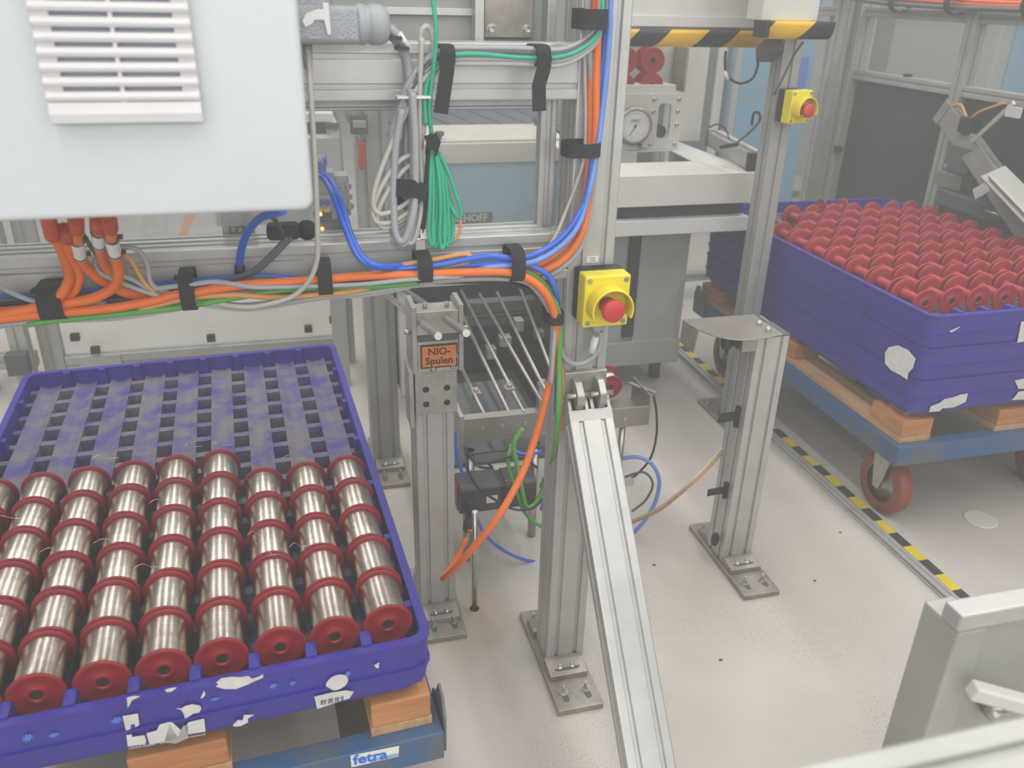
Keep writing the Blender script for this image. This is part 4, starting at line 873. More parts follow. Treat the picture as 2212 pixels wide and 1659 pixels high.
# ================================================================ spool slide (rod conveyor) behind the reject post
sl = thing('spool_slide', 'sloping spool slide of parallel steel rods with a sheet end plate behind the frame post', 'conveyor', (.53, 2.1, 0))
yf = 1.88
for k, (ua, va, ub, vb) in enumerate(((1050,905,1000,800),(1102,898,1003,690),(1132,893,1010,655),(1170,868,1050,660),(1182,852,1085,655),(1210,850,1130,640))):
    a = P(ua, va, yf+.01); zs = a[2]
    b = P(ub, vb, z=zs+.03)
    MB().cyl(a, b+(b-a)*.15, .0056, 12).build('slide_rod', M['sheet'], sl)
a, b = P(1000,912,yf), P(1185,912,yf)
MB().box(a[0]-.004, b[0]+.01, yf, yf+.004, a[2]-.065, a[2]+.004).build('end_plate', M['sheet'], sl, bevel=.001)
MB().box(a[0]-.004, b[0]+.01, yf, yf+.03, a[2]+.003, a[2]+.006).build('end_flange', M['sheet'], sl)
MB().box(a[0]-.01, a[0]+.002, yf-.006, yf+.08, a[2]-.11, a[2]+.02).build('bracket', M['alu_d'], sl, bevel=.001)
for u in (1042,1085,1135,1160):
    q = P(u, 925-(u-1040)*.12, yf); b_ = MB(); b_.cyl(q+V(0,.001,0), q-V(0,.003,0), .0055, 12); b_.build('screw', M['zinc'], sl)
MB().box(a[0], b[0]+.02, yf+.03, 2.35, a[2]-.12, a[2]-.115).build('tray_sheet', M['dkgrey'], sl)
for u, v in ((1028,860),(1100,850),(1172,842)):
    q = P(u, v, 2.02); zt = q[2]
    MB().box(q[0]-.013, q[0]+.013, 2.01, 2.035, a[2]-.115, zt+.02).build('support_block', M['alu_d'], sl, bevel=.001)
    b_ = MB(); b_.cyl((q[0],2.022,zt+.02), (q[0],2.022,zt+.03), .008, 12); b_.build('screw', M['zinc'], sl)
for x in (a[0]+.03, b[0]-.02):
    MB().cyl((x, 1.93, 0), (x, 1.93, a[2]-.115), .012, 12).build('stand_leg', M['steel'], sl)
# cross plates deep under the slide
for v, w in ((700,.012),(668,.02)):
    q0, q1 = P(1010, v, 2.75), P(1180, v-8, 2.75)
    MB().box(q0[0], q1[0], 2.75, 2.80, q0[2]-w, q0[2]+w).build('cross_plate', M['dkgrey'], sl)
# dark machine housing that the rods run out of
dk = thing('dark_hood', 'dark machine hood over the far end of the spool slide', 'hood', (.75, 3.0, 0))
q0, q1 = P(905,625,3.05), P(1195,760,3.05)
MB().box(.38, .93, 3.05, 3.30, .0, q0[2]+.10).build('panel', M['dark'], dk)
MB().ext([(2.36,.44),(2.44,.55),(2.6,.62),(3.05,.62),(3.05,0.0),(2.36,0.0)], (.83,0,0), Y, Z, X*.02).build('panel', M['dark'], dk)
MB().ext([(2.75,.40),(3.05,.52),(3.05,0),(2.75,0)], (.38,0,0), Y, Z, X*.012).build('panel', M['dark'], dk)
MB().box(.36, .86, 2.35, 3.05, .006, .012).build('drip_tray', M['dkgrey'], dk)
for k, (u, v, w, h) in enumerate(((1090,735,30,26),(1165,720,26,18),(1120,700,22,30),(1060,760,24,30))):
    q = P(u, v, 2.65); MB().obox(q, X, Y, Z, w*.0007, .02, h*.0007).build('valve_body', M['alu_d'], dk, bevel=.002)
# servo motor under the slide
mo = thing('servo_motor', 'dark grey servo motor with a cable plug below the spool slide', 'motor', P(1080,1060,1.9))
ym = 1.84
q0, q1 = P(987,1066,ym), P(1170,1040,ym); q1[2] = q0[2]+.005
def sq(h): return [(-h,-h*.75),(-h*.75,-h),(h*.75,-h),(h,-h*.75),(h,h*.75),(h*.75,h),(-h*.75,h),(-h,h*.75)]
MB().ext(sq(.044), q0, Y, Z, V(.11,0,0)).build('encoder_housing', M['motor'], mo, bevel=.003)
MB().ext(sq(.040), q0+V(.11,0,0), Y, Z, V(.012,0,0)).build('joint_ring', M['black'], mo)
MB().ext(sq(.044), q0+V(.122,0,0), Y, Z, V(.085,0,0)).build('motor_body', M['motor'], mo, bevel=.003)
MB().obox(q0+V(.03,-.046,.0), X, Y, Z, .012, .004, .012).build('socket', M['tape_k'], mo, bevel=.001)
MB().lathe([(.012,0),(.014,.004),(.014,.028),(.012,.03),(.012,.06),(.0145,.062),(.0145,.085),(.010,.092)], P(1020,1080,1.785), P(1008,1165,1.775), 16, unit=False).build('cable_plug', M['black'], mo)
MB().lathe([(.0146,0),(.0146,.010)], P(1014.5,1138,1.777), P(1008,1165,1.775), 16, unit=False).build('colour_ring', M['orange'], mo)
MB().box(q0[0]+.07, q0[0]+.10, ym-.0455, ym-.045, q0[2]-.012, q0[2]+.01).build('warning_label', M['wlabel'], mo)
MB().box(q0[0]-.003, q0[0], ym-.02, ym+.02, q0[2]-.04, q0[2]+.035).build('end_cover', M['red'], mo)
MB().cyl((q0[0]+.03, ym+.02, 0), (q0[0]+.03, ym+.02, q0[2]-.04), .010, 12).build('support_leg', M['steel'], mo)
rl = thing('slide_support_rod', 'thin steel rod standing on the floor beside the reject post', 'rod', P(1025,1315,z=0))
q = P(1025,1315,z=0); MB().cyl(q, q+V(0,0,.30), .0072, 14).build('rod', M['steel'], rl); MB().cyl(q, q+V(0,0,.004), .012, 14).build('foot', M['rubber'], rl)
for lb, px, r, c in (('green cable looping beside the servo motor', [(1130,925,1.80),(1110,960,1.79),(1118,1010,1.78),(1128,1060,1.77),(1138,1095,1.77),(1158,1085,1.78),(1178,1040,1.79),(1186,980,1.79),(1190,930,1.79)], .0062, 'green_c'),
    ('green cable hanging lower past the servo motor to the floor', [(1105,960,1.82),(1098,1000,1.80),(1116,1060,1.78),(1130,1100,1.78),(1150,1125,1.79),(1172,1138,1.80)], .0055, 'green_c'),
    ('blue hose lying on the floor behind the frame post', [(1030,1120,1.80),(1045,1150,1.78),(1075,1180,1.78),(1120,1205,1.80),(1170,1215,1.82),(1230,1215,1.86),(1285,1205,1.9)], .0044, 'blue_c'),
    ('blue hose hanging from the left end of the spool slide', [(984,930,1.84),(985,970,1.83),(995,1010,1.82),(1002,1030,1.82)], .0044, 'blue_c'),
    ('black cable arching over the servo motor', [(1002,965,1.84),(1030,1005,1.82),(1062,1010,1.80),(1058,1000,1.80),(1095,988,1.80),(1130,990,1.80),(1160,1010,1.80)], .0036, 'blk_c'),
    ('black cable drooping in front of the servo motor', [(1003,1000,1.78),(1030,1050,1.77),(1070,1080,1.76),(1110,1100,1.76),(1150,1098,1.76),(1180,1070,1.77)], .0034, 'blk_c'),
    ('short blue hose curling under the slide end plate', [(1108,968,1.84),(1125,980,1.83),(1150,980,1.82),(1170,975,1.82)], .0045, 'blue_c')):
    cable('motor_lead', lb, px, r, M[c], 'leads under the spool slide')
# small catch tray to the right with a spool resting behind it
ct = thing('catch_tray', 'small sheet catch tray on a rod beside the brace', 'tray', (.85, 1.92, 0))
a, b = P(1318,885,1.9), P(1406,872,1.9); zt, zb = a[2], a[2]-.06
MB().box(a[0]-.02, b[0], 1.90, 1.903, zb, zt).build('plate', M['sheet'], ct, bevel=.0006)
MB().box(b[0]-.003, b[0], 1.903, 2.03, zb+.02, zt+.03).build('plate', M['sheet'], ct)
MB().box(a[0]-.02, b[0], 1.903, 2.03, zb+.018, zb+.021).build('bottom_sheet', M['sheet'], ct)
MB().cyl((.855,1.935,0), (.855,1.935,zb+.018), .009, 12).build('support_rod', M['steel'], ct)
q = P(1388,838,1.97); MB().obox(q, nrm(V(.6,-1,0)), X, Z, .045, .008, .003).build('stop_bar', M['sheet'], ct, bevel=.001)
b_ = MB(); q = P(1350,905,1.9); b_.cyl(q, q-V(0,.003,0), .006, 12); b_.build('screw', M['zinc'], ct)
b_ = MB(); b_.box(.835,.90,1.915,1.955,.14,.165); b_.build('rod_clamp', M['white'], ct, bevel=.002)
for lb, px, r, c in (('black sensor cable dropping from the catch tray and curling back', [(1412,855,1.93),(1418,890,1.93),(1418,940,1.92),(1405,990,1.92),(1375,1025,1.92),(1350,1040,1.92)], .0034, 'blk_c'),
    ('blue hose looping out below the catch tray', [(1345,990,1.92),(1380,988,1.90),(1410,1005,1.88),(1424,1040,1.86),(1415,1085,1.85),(1392,1125,1.84),(1370,1150,1.84)], .0058, 'lblue_c'),
    ('dark cable looping below the catch tray', [(1350,1030,1.92),(1390,1020,1.90),(1410,1045,1.88),(1395,1080,1.87),(1365,1105,1.87)], .0036, 'dgrey_c'),
    ('pale orange twin cable crossing low from the sensor post to the brace', [(1566,970,1.76),(1535,1005,1.74),(1500,1040,1.72),(1460,1075,1.74),(1420,1105,1.78),(1365,1130,1.84)], .0038, 'peach'),
    ('light grey twin cable crossing low beside the pale orange one', [(1563,966,1.755),(1531,1001,1.735),(1497,1036,1.715),(1457,1071,1.735),(1417,1101,1.775),(1365,1124,1.835)], .0032, 'lgrey_c')):
    cable('tray_lead', lb, px, r, M[c], 'leads beside the catch tray')
# ================================================================ floor rail with marking tape
fr_ = thing('floor_rail', 'low aluminium floor rail running past the right trolley', 'rail', (1.605, 3, 0))
profile(MB(), (1.605,.6,.0105), (1.605,7.5,.0105), .030, .020, 1, 1, X).build('rail_bar', M['alu'], fr_)
ft = thing('floor_tape', 'yellow and black marking tape laid along the floor rail', 'tape', (1.648, 2.2, 0))
k = 0; y = 1.10
while y < 3.3:
    MB().box(1.624, 1.672, y, y+.0668, 0, .0008).build('tape_stripe', M['tape_y'] if k % 2 else M['tape_k'], ft); y += .0668; k += 1
tag(MB().box(-.705, -.645, 5.0, 7.5, 0, .001).build('floor_marking', M['peach']), 'pale orange marking line on the floor far behind the cabinet', 'floor marking')
tag(MB().lathe([(.0005,.002),(.040,.002),(.045,.003),(.048,.003),(.050,0)], P(2118,1122,z=0), P(2118,1122,z=0)+Z, 28, unit=False).build('floor_disc', M['white']), 'round white cap set in the floor by the right trolley', 'cap')
for k, (u, v) in enumerate(((1557,1425),(1413,1220),(1760,1254),(1815,1150))):
    tag(MB().ball(P(u, v, z=.0015), .0036, 8, 6, (1.4,1,.5)).build('metal_chip', M['dkgrey']), ('dark crumb of debris on the open floor right of the brace', 'tiny ring of debris on the floor behind the brace', 'dark speck on the floor by the sensor post foot', 'dark speck beside the floor rail')[k], 'chip')
# ================================================================ white spool machine
wm = thing('spool_machine', 'off-white spool machine with a dial gauge and a striped bumper behind the frame post', 'machine', (1.3, 2.85, 0))
tz = .893
MB().ext([(1.02,2.60),(1.568,2.60),(1.568,3.30),(1.02,3.30),(1.02,3.05),(1.445,3.05),(1.43,2.83),(1.02,2.83)], (0,0,tz-.004), X, Y, Z*.004).build('table_top', M['white'], wm)
MB().box(1.02, 1.05, 2.83, 3.05, tz-.004, tz).build('table_edge', M['white'], wm)
MB().box(1.02, 1.568, 2.60, 2.615, .790, tz-.004).build('apron', M['white'], wm, bevel=.002)
MB().box(1.555, 1.568, 2.615, 3.30, .790, tz-.004).build('apron', M['white'], wm)
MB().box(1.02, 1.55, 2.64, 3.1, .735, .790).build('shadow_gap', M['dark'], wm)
MB().box(1.02, 1.556, 2.60, 2.66, .690, .742).build('bar', M['white'], wm, bevel=.002)
MB().box(1.03, 1.445, 2.80, 3.10, .11, .690).build('column', M['greyp'], wm, bevel=.003)
MB().box(1.236, 1.418, 2.790, 2.80, .20, .690).build('door_panel', M['greyp'], wm, bevel=.003)
MB().box(1.196, 1.240, 2.782, 2.80, .235, .690).build('black_channel', M['dark'], wm, bevel=.004)
MB().box(1.10, 1.445, 2.785, 2.80, .11, .215).build('plinth_panel', M['greyp'], wm, bevel=.006)
for x in (1.05, 1.40): MB().cyl((x,2.9,0), (x,2.9,.11), .025, 14).build('machine_foot', M['dkgrey'], wm)
for x in (1.15, 1.30): MB().cyl((x,2.93,.80), (x,2.93,.86), .05, 18).build('roller', M['dkgrey'], wm)
MB().box(1.09, 1.42, 2.84, 3.03, .792, .80).build('well_floor', M['dark'], wm)
# gauge plate with two windows
gy = 3.075
def plate_hole(outer, hole):
    """outline with one hole, joined by a slit"""
    i = 0; return outer+[outer[0]]+[hole[0]]+hole[::-1]
def holed(mb, outer, hole, o, u, v, w):
    n, h = len(outer), len(hole); assert n == h; vs = []
    for s_ in (0, 1):
        for pl in (outer, hole): vs += [np.asarray(o)+u*p[0]+v*p[1]+w*s_ for p in pl]
    fs = []
    for i in range(n):
        j = (i+1) % n
        fs += [(i,j,n+j,n+i), (2*n+j,2*n+i,3*n+i,3*n+j), (j,i,2*n+i,2*n+j), (n+i,n+j,3*n+j,3*n+i)]
    return mb.add(vs, fs)
gx0, gx1, gz0, gz1 = 1.12, 1.487, .894, 1.10
m = MB(); holed(m, rrect(1.350,gx1,gz0,gz1,.012), rrect(1.389,1.442,.935,1.065,.016), (0,gy,0), X, Z, Y*.016); m.box(gx0,1.350,gy,gy+.016,gz0,gz1); m.build('gauge_plate', M['white'], wm)
MB().box(1.14, 1.46, gy+.016, gy+.14, gz1-.012, gz1+.03).build('gauge_block', M['white'], wm, bevel=.002)
MB().box(1.392, 1.440, gy+.06, gy+.065, .92, 1.075).build('window_panel', M['greyp'], wm)
MB().cyl((1.420,gy+.03,.955), (1.420,gy+.055,.955), .024, 18).build('knob', M['dkgrey'], wm)
for x, z in ((1.368,1.08),(1.470,1.08),(1.368,1.035),(1.470,1.035),(1.470,.985),(1.368,.912),(1.470,.912)):
    b = MB(); screw(b, (x,gy,z), -Y, .006, .004); b.build('screw', M['zinc'], wm)
gc = V(*P(1370,272,gy-.01))
gd = MB().lathe([(.070,0),(.070,.022),(.064,.026),(.056,.022)], gc+V(0,.012,0), gc-V(0,9,0), 32, unit=False, caps=True).build('dial_gauge', M['sheet'], wm, label='round dial gauge with a white face')
MB().cyl(gc-V(0,.0102,0), gc-V(0,.0108,0), .0555, 32).build('dial_face', M['wlabel'], gd)
m = MB()
for k in range(28):
    a = math.radians(-140+280*k/27); d = V(math.sin(a),0,math.cos(a)); m.obox(gc-V(0,.011,0)+d*.047, d, Y, np.cross(d,Y), .003, .0002, .0006)
m.build('dial_scale', M['ink'], gd)
d = nrm(V(-.5,0,-.86)); MB().bar(gc-V(0,.0114,0)-d*.01, gc-V(0,.0114,0)+d*.041, .0026, .0005, up=(0,1,0)).build('dial_needle', M['ink'], gd)
MB().cyl(gc-V(0,.0110,0), gc-V(0,.0125,0), .005, 12).build('dial_hub', M['ink'], gd)
text('lettering', 'SMAC', .015, M['ink'], gd, gc+V(0,-.0112,.020), X, Z, .0002)
b = MB(); q = P(1381,315,gy); b.lathe([(.008,0),(.008,.02),(.005,.024)], q, q+V(.02,-.03,0), 12, unit=False); b.build('gauge_knob', M['steel'], wm)
# upper housing and bumpers
def stripe_mat():
    m = mat('yellow_black_stripes', (236,188,40), .5); nt = m.node_tree; N, L = nt.nodes, nt.links; b = N['Principled BSDF']
    tc = N.new('ShaderNodeTexCoord'); sp = N.new('ShaderNodeSeparateXYZ'); L.new(tc.outputs['Object'], sp.inputs[0])
    mu = N.new('ShaderNodeMath'); mu.operation = 'MULTIPLY_ADD'; mu.inputs[1].default_value = -.9; L.new(sp.outputs['Z'], mu.inputs[0]); L.new(sp.outputs['X'], mu.inputs[2])
    fr = N.new('ShaderNodeMath'); fr.operation = 'MULTIPLY_ADD'; fr.inputs[1].default_value = 1/.235; fr.inputs[2].default_value = 10.62; L.new(mu.outputs[0], fr.inputs[0])
    f2 = N.new('ShaderNodeMath'); f2.operation = 'FRACT'; L.new(fr.outputs[0], f2.inputs[0]); g = N.new('ShaderNodeMath'); g.operation = 'GREATER_THAN'; g.inputs[1].default_value = .55; L.new(f2.outputs[0], g.inputs[0])
    mx = N.new('ShaderNodeMix'); mx.data_type = 'RGBA'; L.new(g.outputs[0], mx.inputs['Factor']); mx.inputs['A'].default_value = lin((236,188,40)); mx.inputs['B'].default_value = lin((58,60,62)); L.new(mx.outputs['Result'], b.inputs['Base Color']); return m
M['stripe'] = stripe_mat()
MB().box(.98, 1.500, 2.60, 2.78, 1.372, 1.95).build('cover', M['white'], wm, bevel=.003)
MB().box(.98, 1.495, 2.590, 2.60, 1.352, 1.384).build('cover_lip', M['white'], wm, bevel=.002)
MB().box(.98, 1.520, 2.605, 2.70, 1.344, 1.352).build('mount_strip', M['greyp'], wm)
hs = [(math.cos(a)*.036, -abs(math.sin(a))*.052) for a in np.linspace(0, math.pi, 14)]
MB().ext(hs, (.98, 2.625, 1.344), Y, Z, X*.535, smooth=True).build('striped_bumper', M['stripe'], wm)
MB().box(1.50, 1.515, 2.59, 2.78, 1.352, 1.95).build('cover_edge', M['greyp'], wm)
# magazine with red spools behind
MB().box(1.40, 1.66, 3.24, 3.28, .893, 1.45).build('magazine_panel', M['white'], wm, bevel=.002)
MB().box(1.505, 1.513, 3.12, 3.24, 1.10, 1.26).build('magazine_guide', M['sheet'], wm)
for k, (u, v) in enumerate(((1411,131),(1352,131),(1408,186),(1346,186))):
    q = P(u, v, 3.11); o = dup(ep, (q[0], q[1]+.04, q[2]), None, 'red spool end in the machine magazine, %s' % ('upper right', 'upper left', 'lower right', 'lower left')[k], 'red spools in the machine magazine'); o.rotation_euler = (0, k*.7, 0); o.name = 'magazine_spool'; o.scale = (1.16,.8,1.16)
# cylinder actuator on the table
ac = thing('linear_actuator', 'aluminium linear actuator with a black end cap on the white table', 'actuator', (1.5, 2.8, tz))
a, b = P(1545,300,z=.925), P(1632,348,z=.925)
d = nrm(b-a)
MB().bar(a, b, .062, .055).build('slide_body', M['alu_d'], ac, bevel=.002); MB().bar(b, b+d*.022, .07, .062).build('end_cap', M['black'], ac, bevel=.002); MB().bar(a-d*.02, a, .066, .06).build('motor_flange', M['dkgrey'], ac, bevel=.002)
MB().bar(a+Z*.032+d*.03, b+Z*.032, .022, .010).build('carriage', M['alu'], ac, bevel=.001)
MB().bar(P(1560,318,z=.955), P(1590,312,z=.975), .03, .012).build('cable_clamp', M['black'], ac, bevel=.003)
MB().tube(spline([P(1590,310,z=.97), P(1620,285,z=1.0), P(1640,262,2.43), P(1640,245,2.425), P(1628,245,2.43), P(1624,270,2.44)], 6), .004, 6).build('lead', M['blk_c'], ac)
MB().tube(spline([P(1532,275,2.8), P(1550,268,2.8), P(1568,280,2.8), P(1575,300,2.75)], 6), .003, 6).build('lead', M['blk_c'], ac)
tag(MB().tube(spline([P(1635,105,2.58), P(1637,140,2.58), P(1625,170,2.58), P(1600,180,2.58), P(1580,172,2.58), P(1568,155,2.58), P(1566,130,2.58), P(1568,110,2.58)], 6), .0042, 8).build('hanging_lead', M['blk_c']), 'black cable loop hanging below the striped bumper', 'cable')
MB().tube([P(1565,154,2.578), P(1573,172,2.578)], .006, 6).build('label_sleeve', M['wlabel'], bpy.data.objects['hanging_lead'])
# second housing and bumper on the tall post
h2 = thing('guard_housing', 'off-white housing with a yellow and black bumper on top of the tall post', 'housing', (1.48, 2.40, 1.33))
a = P(1645,44,2.34); b = P(1765,44,2.34)
MB().box(a[0], b[0], 2.34, 2.43, a[2], 1.95).build('housing_cover', M['white'], h2, bevel=.002)
MB().ext(hs, (a[0]+.012, 2.345, a[2]), Y*.9, Z*.95, X*(P(1795,44,2.34)[0]-a[0]-.012), smooth=True).build('striped_bumper', M['stripe'], h2)
MB().box(a[0], a[0]+.012, 2.31, 2.38, a[2]-.045, a[2]).build('bumper_end', M['black'], h2)
MB().bar(P(1672,95,2.42), P(1650,120,2.50), .05, .04).build('mount_arm', M['dkgrey'], h2)
tag(MB().tube(spline([P(1735,90,2.40), P(1715,120,2.40), P(1690,170,2.40), P(1672,205,2.41)], 6), .0035, 6).build('stop_lead', M['dgrey_c']), 'thin grey cable slanting down to the upper stop box', 'cable')
# ================================================================ guard fence on the right with a dark lower panel
FX = 2.75
gf = thing('guard_fence', 'aluminium guard fence with a dark lower panel behind the right trolley', 'fence', (FX, 2.8, 0))
def vp(nm, y, w=.045): profile(MB(), (FX,y,0), (FX,y,2.2), w, w, 1, 1, X).build(nm, M['alu_far'], gf)
vp('fence_post', 3.83, .09); vp('fence_post', 3.08, .06); vp('fence_post', 1.35, .06)
for z in (1.105, 1.385): profile(MB(), (FX,1.2,z), (FX,3.80,z), .045, .045, 1, 1, Z).build('fence_rail', M['alu_far'], gf)
profile(MB(), (FX,1.2,.45), (FX,3.80,.45), .045, .045, 1, 1, Z).build('fence_rail', M['alu_far'], gf)
MB().box(FX+.005, FX+.012, 1.2, 3.79, .47, 1.085).build('dark_panel', M['dark'], gf)
MB().box(FX+.005, FX+.012, 1.2, 3.79, .02, .43).build('dark_panel', M['dark'], gf)
MB().box(FX+.006, FX+.010, 1.2, 3.79, 1.125, 1.365).build('pane', M['glass'], gf)
for y in (2.2, 2.6, 3.4): MB().box(FX-.02, FX+.005, y, y+.03, 1.12, 1.14).build('panel_clip', M['black'], gf)
for u, v in ((1799,85),(1757,318),(1810,322)): MB().obox(P(u, v, x=FX-.045), X, Y, Z, .012, .02, .015).build('panel_clip', M['black'], gf)
# fence running back along the far side
gb = thing('guard_fence', 'aluminium guard fence with clear panes at the far right end of the cell', 'fence', (2.2, 3.88, 0))
profile(MB(), (2.63,3.83,0), (2.63,3.83,2.2), .09, .05, 2, 1, X).build('fence_post', M['alu_far'], gb)
profile(MB(), (1.75,3.83,0), (1.75,3.83,2.2), .045, .045, 1, 1, X).build('fence_post', M['alu_far'], gb)
for z in (.10, 1.385): profile(MB(), (1.77,3.83,z), (2.585,3.83,z), .045, .045, 1, 1, Z).build('fence_rail', M['alu_far'], gb)
MB().box(1.77, 2.585, 3.828, 3.832, .125, 1.36).build('pane', M['glass'], gb)
# cable bundle on top of the fence
for k, (lb, c, r, dz, dx) in enumerate((('orange cable on the right guard fence top rail, upper', 'orange', .008, .045, 0), ('orange cable on the right guard fence top rail, lower', 'orange_d', .008, .028, -.02), ('dark cable on the right guard fence top rail, lowest', 'dgrey_c', .010, .010, -.03), ('black cable on the right guard fence top rail, behind', 'blk_c', .011, .030, .02), ('grey cable on the right guard fence top rail', 'grey_c', .009, .012, -.012), ('blue hose on the right guard fence top rail', 'blue_c', .008, .056, .015))):
    cable('fence_cable', lb, [V(FX-.05+dx, 1.2, 1.41+dz), V(FX-.05+dx, 1.8, 1.405+dz+.01*math.sin(k)), V(FX-.05+dx, 2.4, 1.41+dz), V(FX-.05+dx, 2.9, 1.405+dz-.008*math.cos(k)), V(FX-.05+dx, 3.3, 1.41+dz), V(FX-.06+dx-.05, 3.7, 1.43+dz), V(FX-.3+dx, 3.78, 1.50+dz)], r, M[c], 'cables on the right guard fence')
for k, y in enumerate((2.35, 2.75, 3.15, 3.5)):
    pts = [V(FX-.055+.055*math.cos(t), y, 1.435+.045*math.sin(t)) for t in np.linspace(0, 2*math.pi, 17)[:-1]]
    strapband('cable_strap', 'black strap round the cables on the right guard fence, %s from the right' % ORD[k], pts, Y, .035)
# ================================================================ pick-up arm in front of the dark panel
pa = thing('handling_arm', 'slanted grey handling arm with pads in front of the dark panel', 'arm', P(2120,400,x=2.62))
a, b = P(2046,244,x=2.66), P(2240,520,x=2.45); d = nrm(b-a)
MB().bar(a, b, .085, .05, up=(-1,-.4,0)).build('arm_beam', M['arm'], pa, bevel=.004)
MB().bar(a-d*.02, a+d*.03, .095, .06, up=(-1,-.4,0)).build('arm_head', M['sheet'], pa, bevel=.004)
m1, m2 = P(2145,372,x=2.46), P(2260,490,x=2.35); MB().bar(m1, m2, .085, .012, up=(-.6,-.5,.6)).build('bright_channel', M['alu_far'], pa, bevel=.001); MB().bar(m1+V(-.03,-.03,-.02), m2+V(-.03,-.03,-.02), .012, .05, up=(-.6,-.5,.6)).build('channel_flange', M['alu_far'], pa)
MB().bar(P(2100,306,x=2.56), P(2190,222,x=2.5), .014, .010, up=(-1,-.3,0)).build('push_rod', M['white'], pa); MB().bar(P(2043,360,x=2.6), P(2068,335,x=2.6), .012, .010, up=(-1,-.3,0)).build('push_rod', M['white'], pa)
MB().obox(P(2120,412,x=2.50), nrm(V(.0,-.8,.6)), nrm(V(.0,.6,.8)), X, .032, .020, .006).build('pad', M['white'], pa); MB().obox(P(2190,242,x=2.5), Y, Z, X, .03, .018, .006).build('pad', M['white'], pa)
MB().cyl(P(2130,455,x=2.5), P(2160,465,x=2.5), .005, 10).build('pin', M['steel'], pa); MB().obox(P(2080,345,x=2.58), Y, Z, X, .06, .05, .02).build('joint_block', M['dkgrey'], pa, bevel=.004)
MB().obox(P(2060,390,x=2.63), Y, Z, X, .07, .03, .03).build('gripper_body', M['sheet'], pa, bevel=.004); MB().obox(P(2090,440,x=2.6), Y, Z, X, .14, .03, .03).build('gripper_base', M['dkgrey'], pa, bevel=.004)
MB().obox(P(2095,270,x=2.60), Y, Z, X, .03, .03, .03).build('cable_box', M['black'], pa, bevel=.004)
MB().tube(spline([P(2050,232,x=2.64), P(2075,226,x=2.64), P(2092,255,x=2.62), P(2120,240,x=2.6), P(2170,222,x=2.58)], 6), .005, 6).build('lead', M['peach'], pa)
# ================================================================ far machines on the right
def farbox(name, label, cat, x0, x1, y0, y1, z1, m, extra=()):
    t = thing(name, label, cat, ((x0+x1)/2, y0, 0)); MB().box(x0, x1, y0, y1, .05, z1).build('body', M[m], t, bevel=.01); MB().box(x0+.03, x1-.03, y0+.03, y1, 0, .05).build('plinth', M['dkgrey'], t)
    for nm, a0, a1, b0, b1, mm in extra: MB().box(a0, a1, y0-.02, y0, b0, b1).build(nm, M[mm], t, bevel=.004)
    return t
farbox('blue_machine', 'light blue machine cabinet seen between the white machine and the tall post', 'machine', 2.74, 3.3, 5.0, 5.6, 1.6, 'blue2', (('door_frame', 2.74, 2.78, .2, 1.55, 'greyp'), ('door', 3.06, 3.25, .75, 1.1, 'blue_c')))
farbox('grey_rack', 'dark grey rack standing left of the light blue machine cabinet', 'rack', 2.35, 2.70, 5.05, 5.5, 1.6, 'dkgrey', (('rail', 2.35, 2.41, .1, 1.55, 'white'), ('rail', 2.64, 2.70, .1, 1.55, 'white')))
farbox('blue_machine', 'grey machine with a blue door seen through the fence pane at right', 'machine', 4.3, 5.6, 4.6, 5.6, 1.75, 'greyp', (('door', 4.4, 4.9, .3, 1.5, 'blue2'), ('door', 5.0, 5.5, .3, 1.5, 'greyp'), ('control_panel', 5.1, 5.4, 1.1, 1.4, 'dkgrey')))
farbox('grey_machine', 'grey machine with a dark screen seen through the fence pane at far right', 'machine', 5.2, 6.6, 3.4, 4.3, 1.6, 'greyp', (('dark_screen', 5.3, 5.9, .9, 1.35, 'dkgrey'), ('door', 6.0, 6.5, .3, 1.5, 'blue2')))
farbox('grey_machine', 'plain grey machine cabinet far behind the fence corner', 'machine', 3.6, 4.3, 5.8, 6.5, 1.8, 'white', (('door', 3.65, 4.2, .2, 1.6, 'greyp'),))
# ================================================================ machine with the black badge behind the window
nm_ = thing('wire_machine', 'light blue wire machine with a cream lid and a black badge behind the window', 'machine', (.9, 3.6, 0))
MB().box(.56, 1.175, 3.50, 3.92, .12, .778).build('body', M['skyblue'], nm_, bevel=.004)
MB().box(.58, 1.16, 3.53, 3.90, 0, .12).build('plinth', M['dkgrey'], nm_)
MB().box(.55, 1.185, 3.49, 3.93, .778, .862).build('lid', M['cream'], nm_, bevel=.004)
MB().ext([(.565,3.505),(1.17,3.505),(1.17,3.915),(.565,3.915)], (0,0,.862), X, Y, Z*.012).build('lid_panel', M['cream'], nm_, bevel=.005)
for x, y in ((1.14,3.87),(.62,3.53)): MB().lathe([(.010,0),(.010,.012),(.02,.014),(.02,.03)], (x,y,.874), (x,y,9), 12, unit=False).build('lid_knob', M['black'], nm_)
bg_ = MB().box(.585, .842, 3.494, 3.50, .522, .566).build('badge', M['ink'], nm_, label='black badge with pale block letters')
text('lettering', 'NIEHOFF', .043, M['paper'], bg_, (.735, 3.4935, .544), X, Z, .0004, bold=.0012)
tt = thing('slotted_table', 'dark grey slotted machine table behind the cream lid', 'table', (1.0, 4.4, 0))
for k in range(8):
    x = .42+k*.135; MB().hexa([(x,4.0,.80),(x+.122,4.0,.80),(x+.02,4.75,.80),(x-.10,4.75,.80),(x,4.0,.83),(x+.122,4.0,.83),(x+.02,4.75,.83),(x-.10,4.75,.83)]).build('table_strip', M['dkgrey'], tt, bevel=.002)
MB().box(.34, 1.5, 4.0, 4.75, .77, .80).build('table_bed', M['dark'], tt); MB().box(.4, 1.45, 4.1, 4.7, 0, .77).build('table_base', M['greyp'], tt)
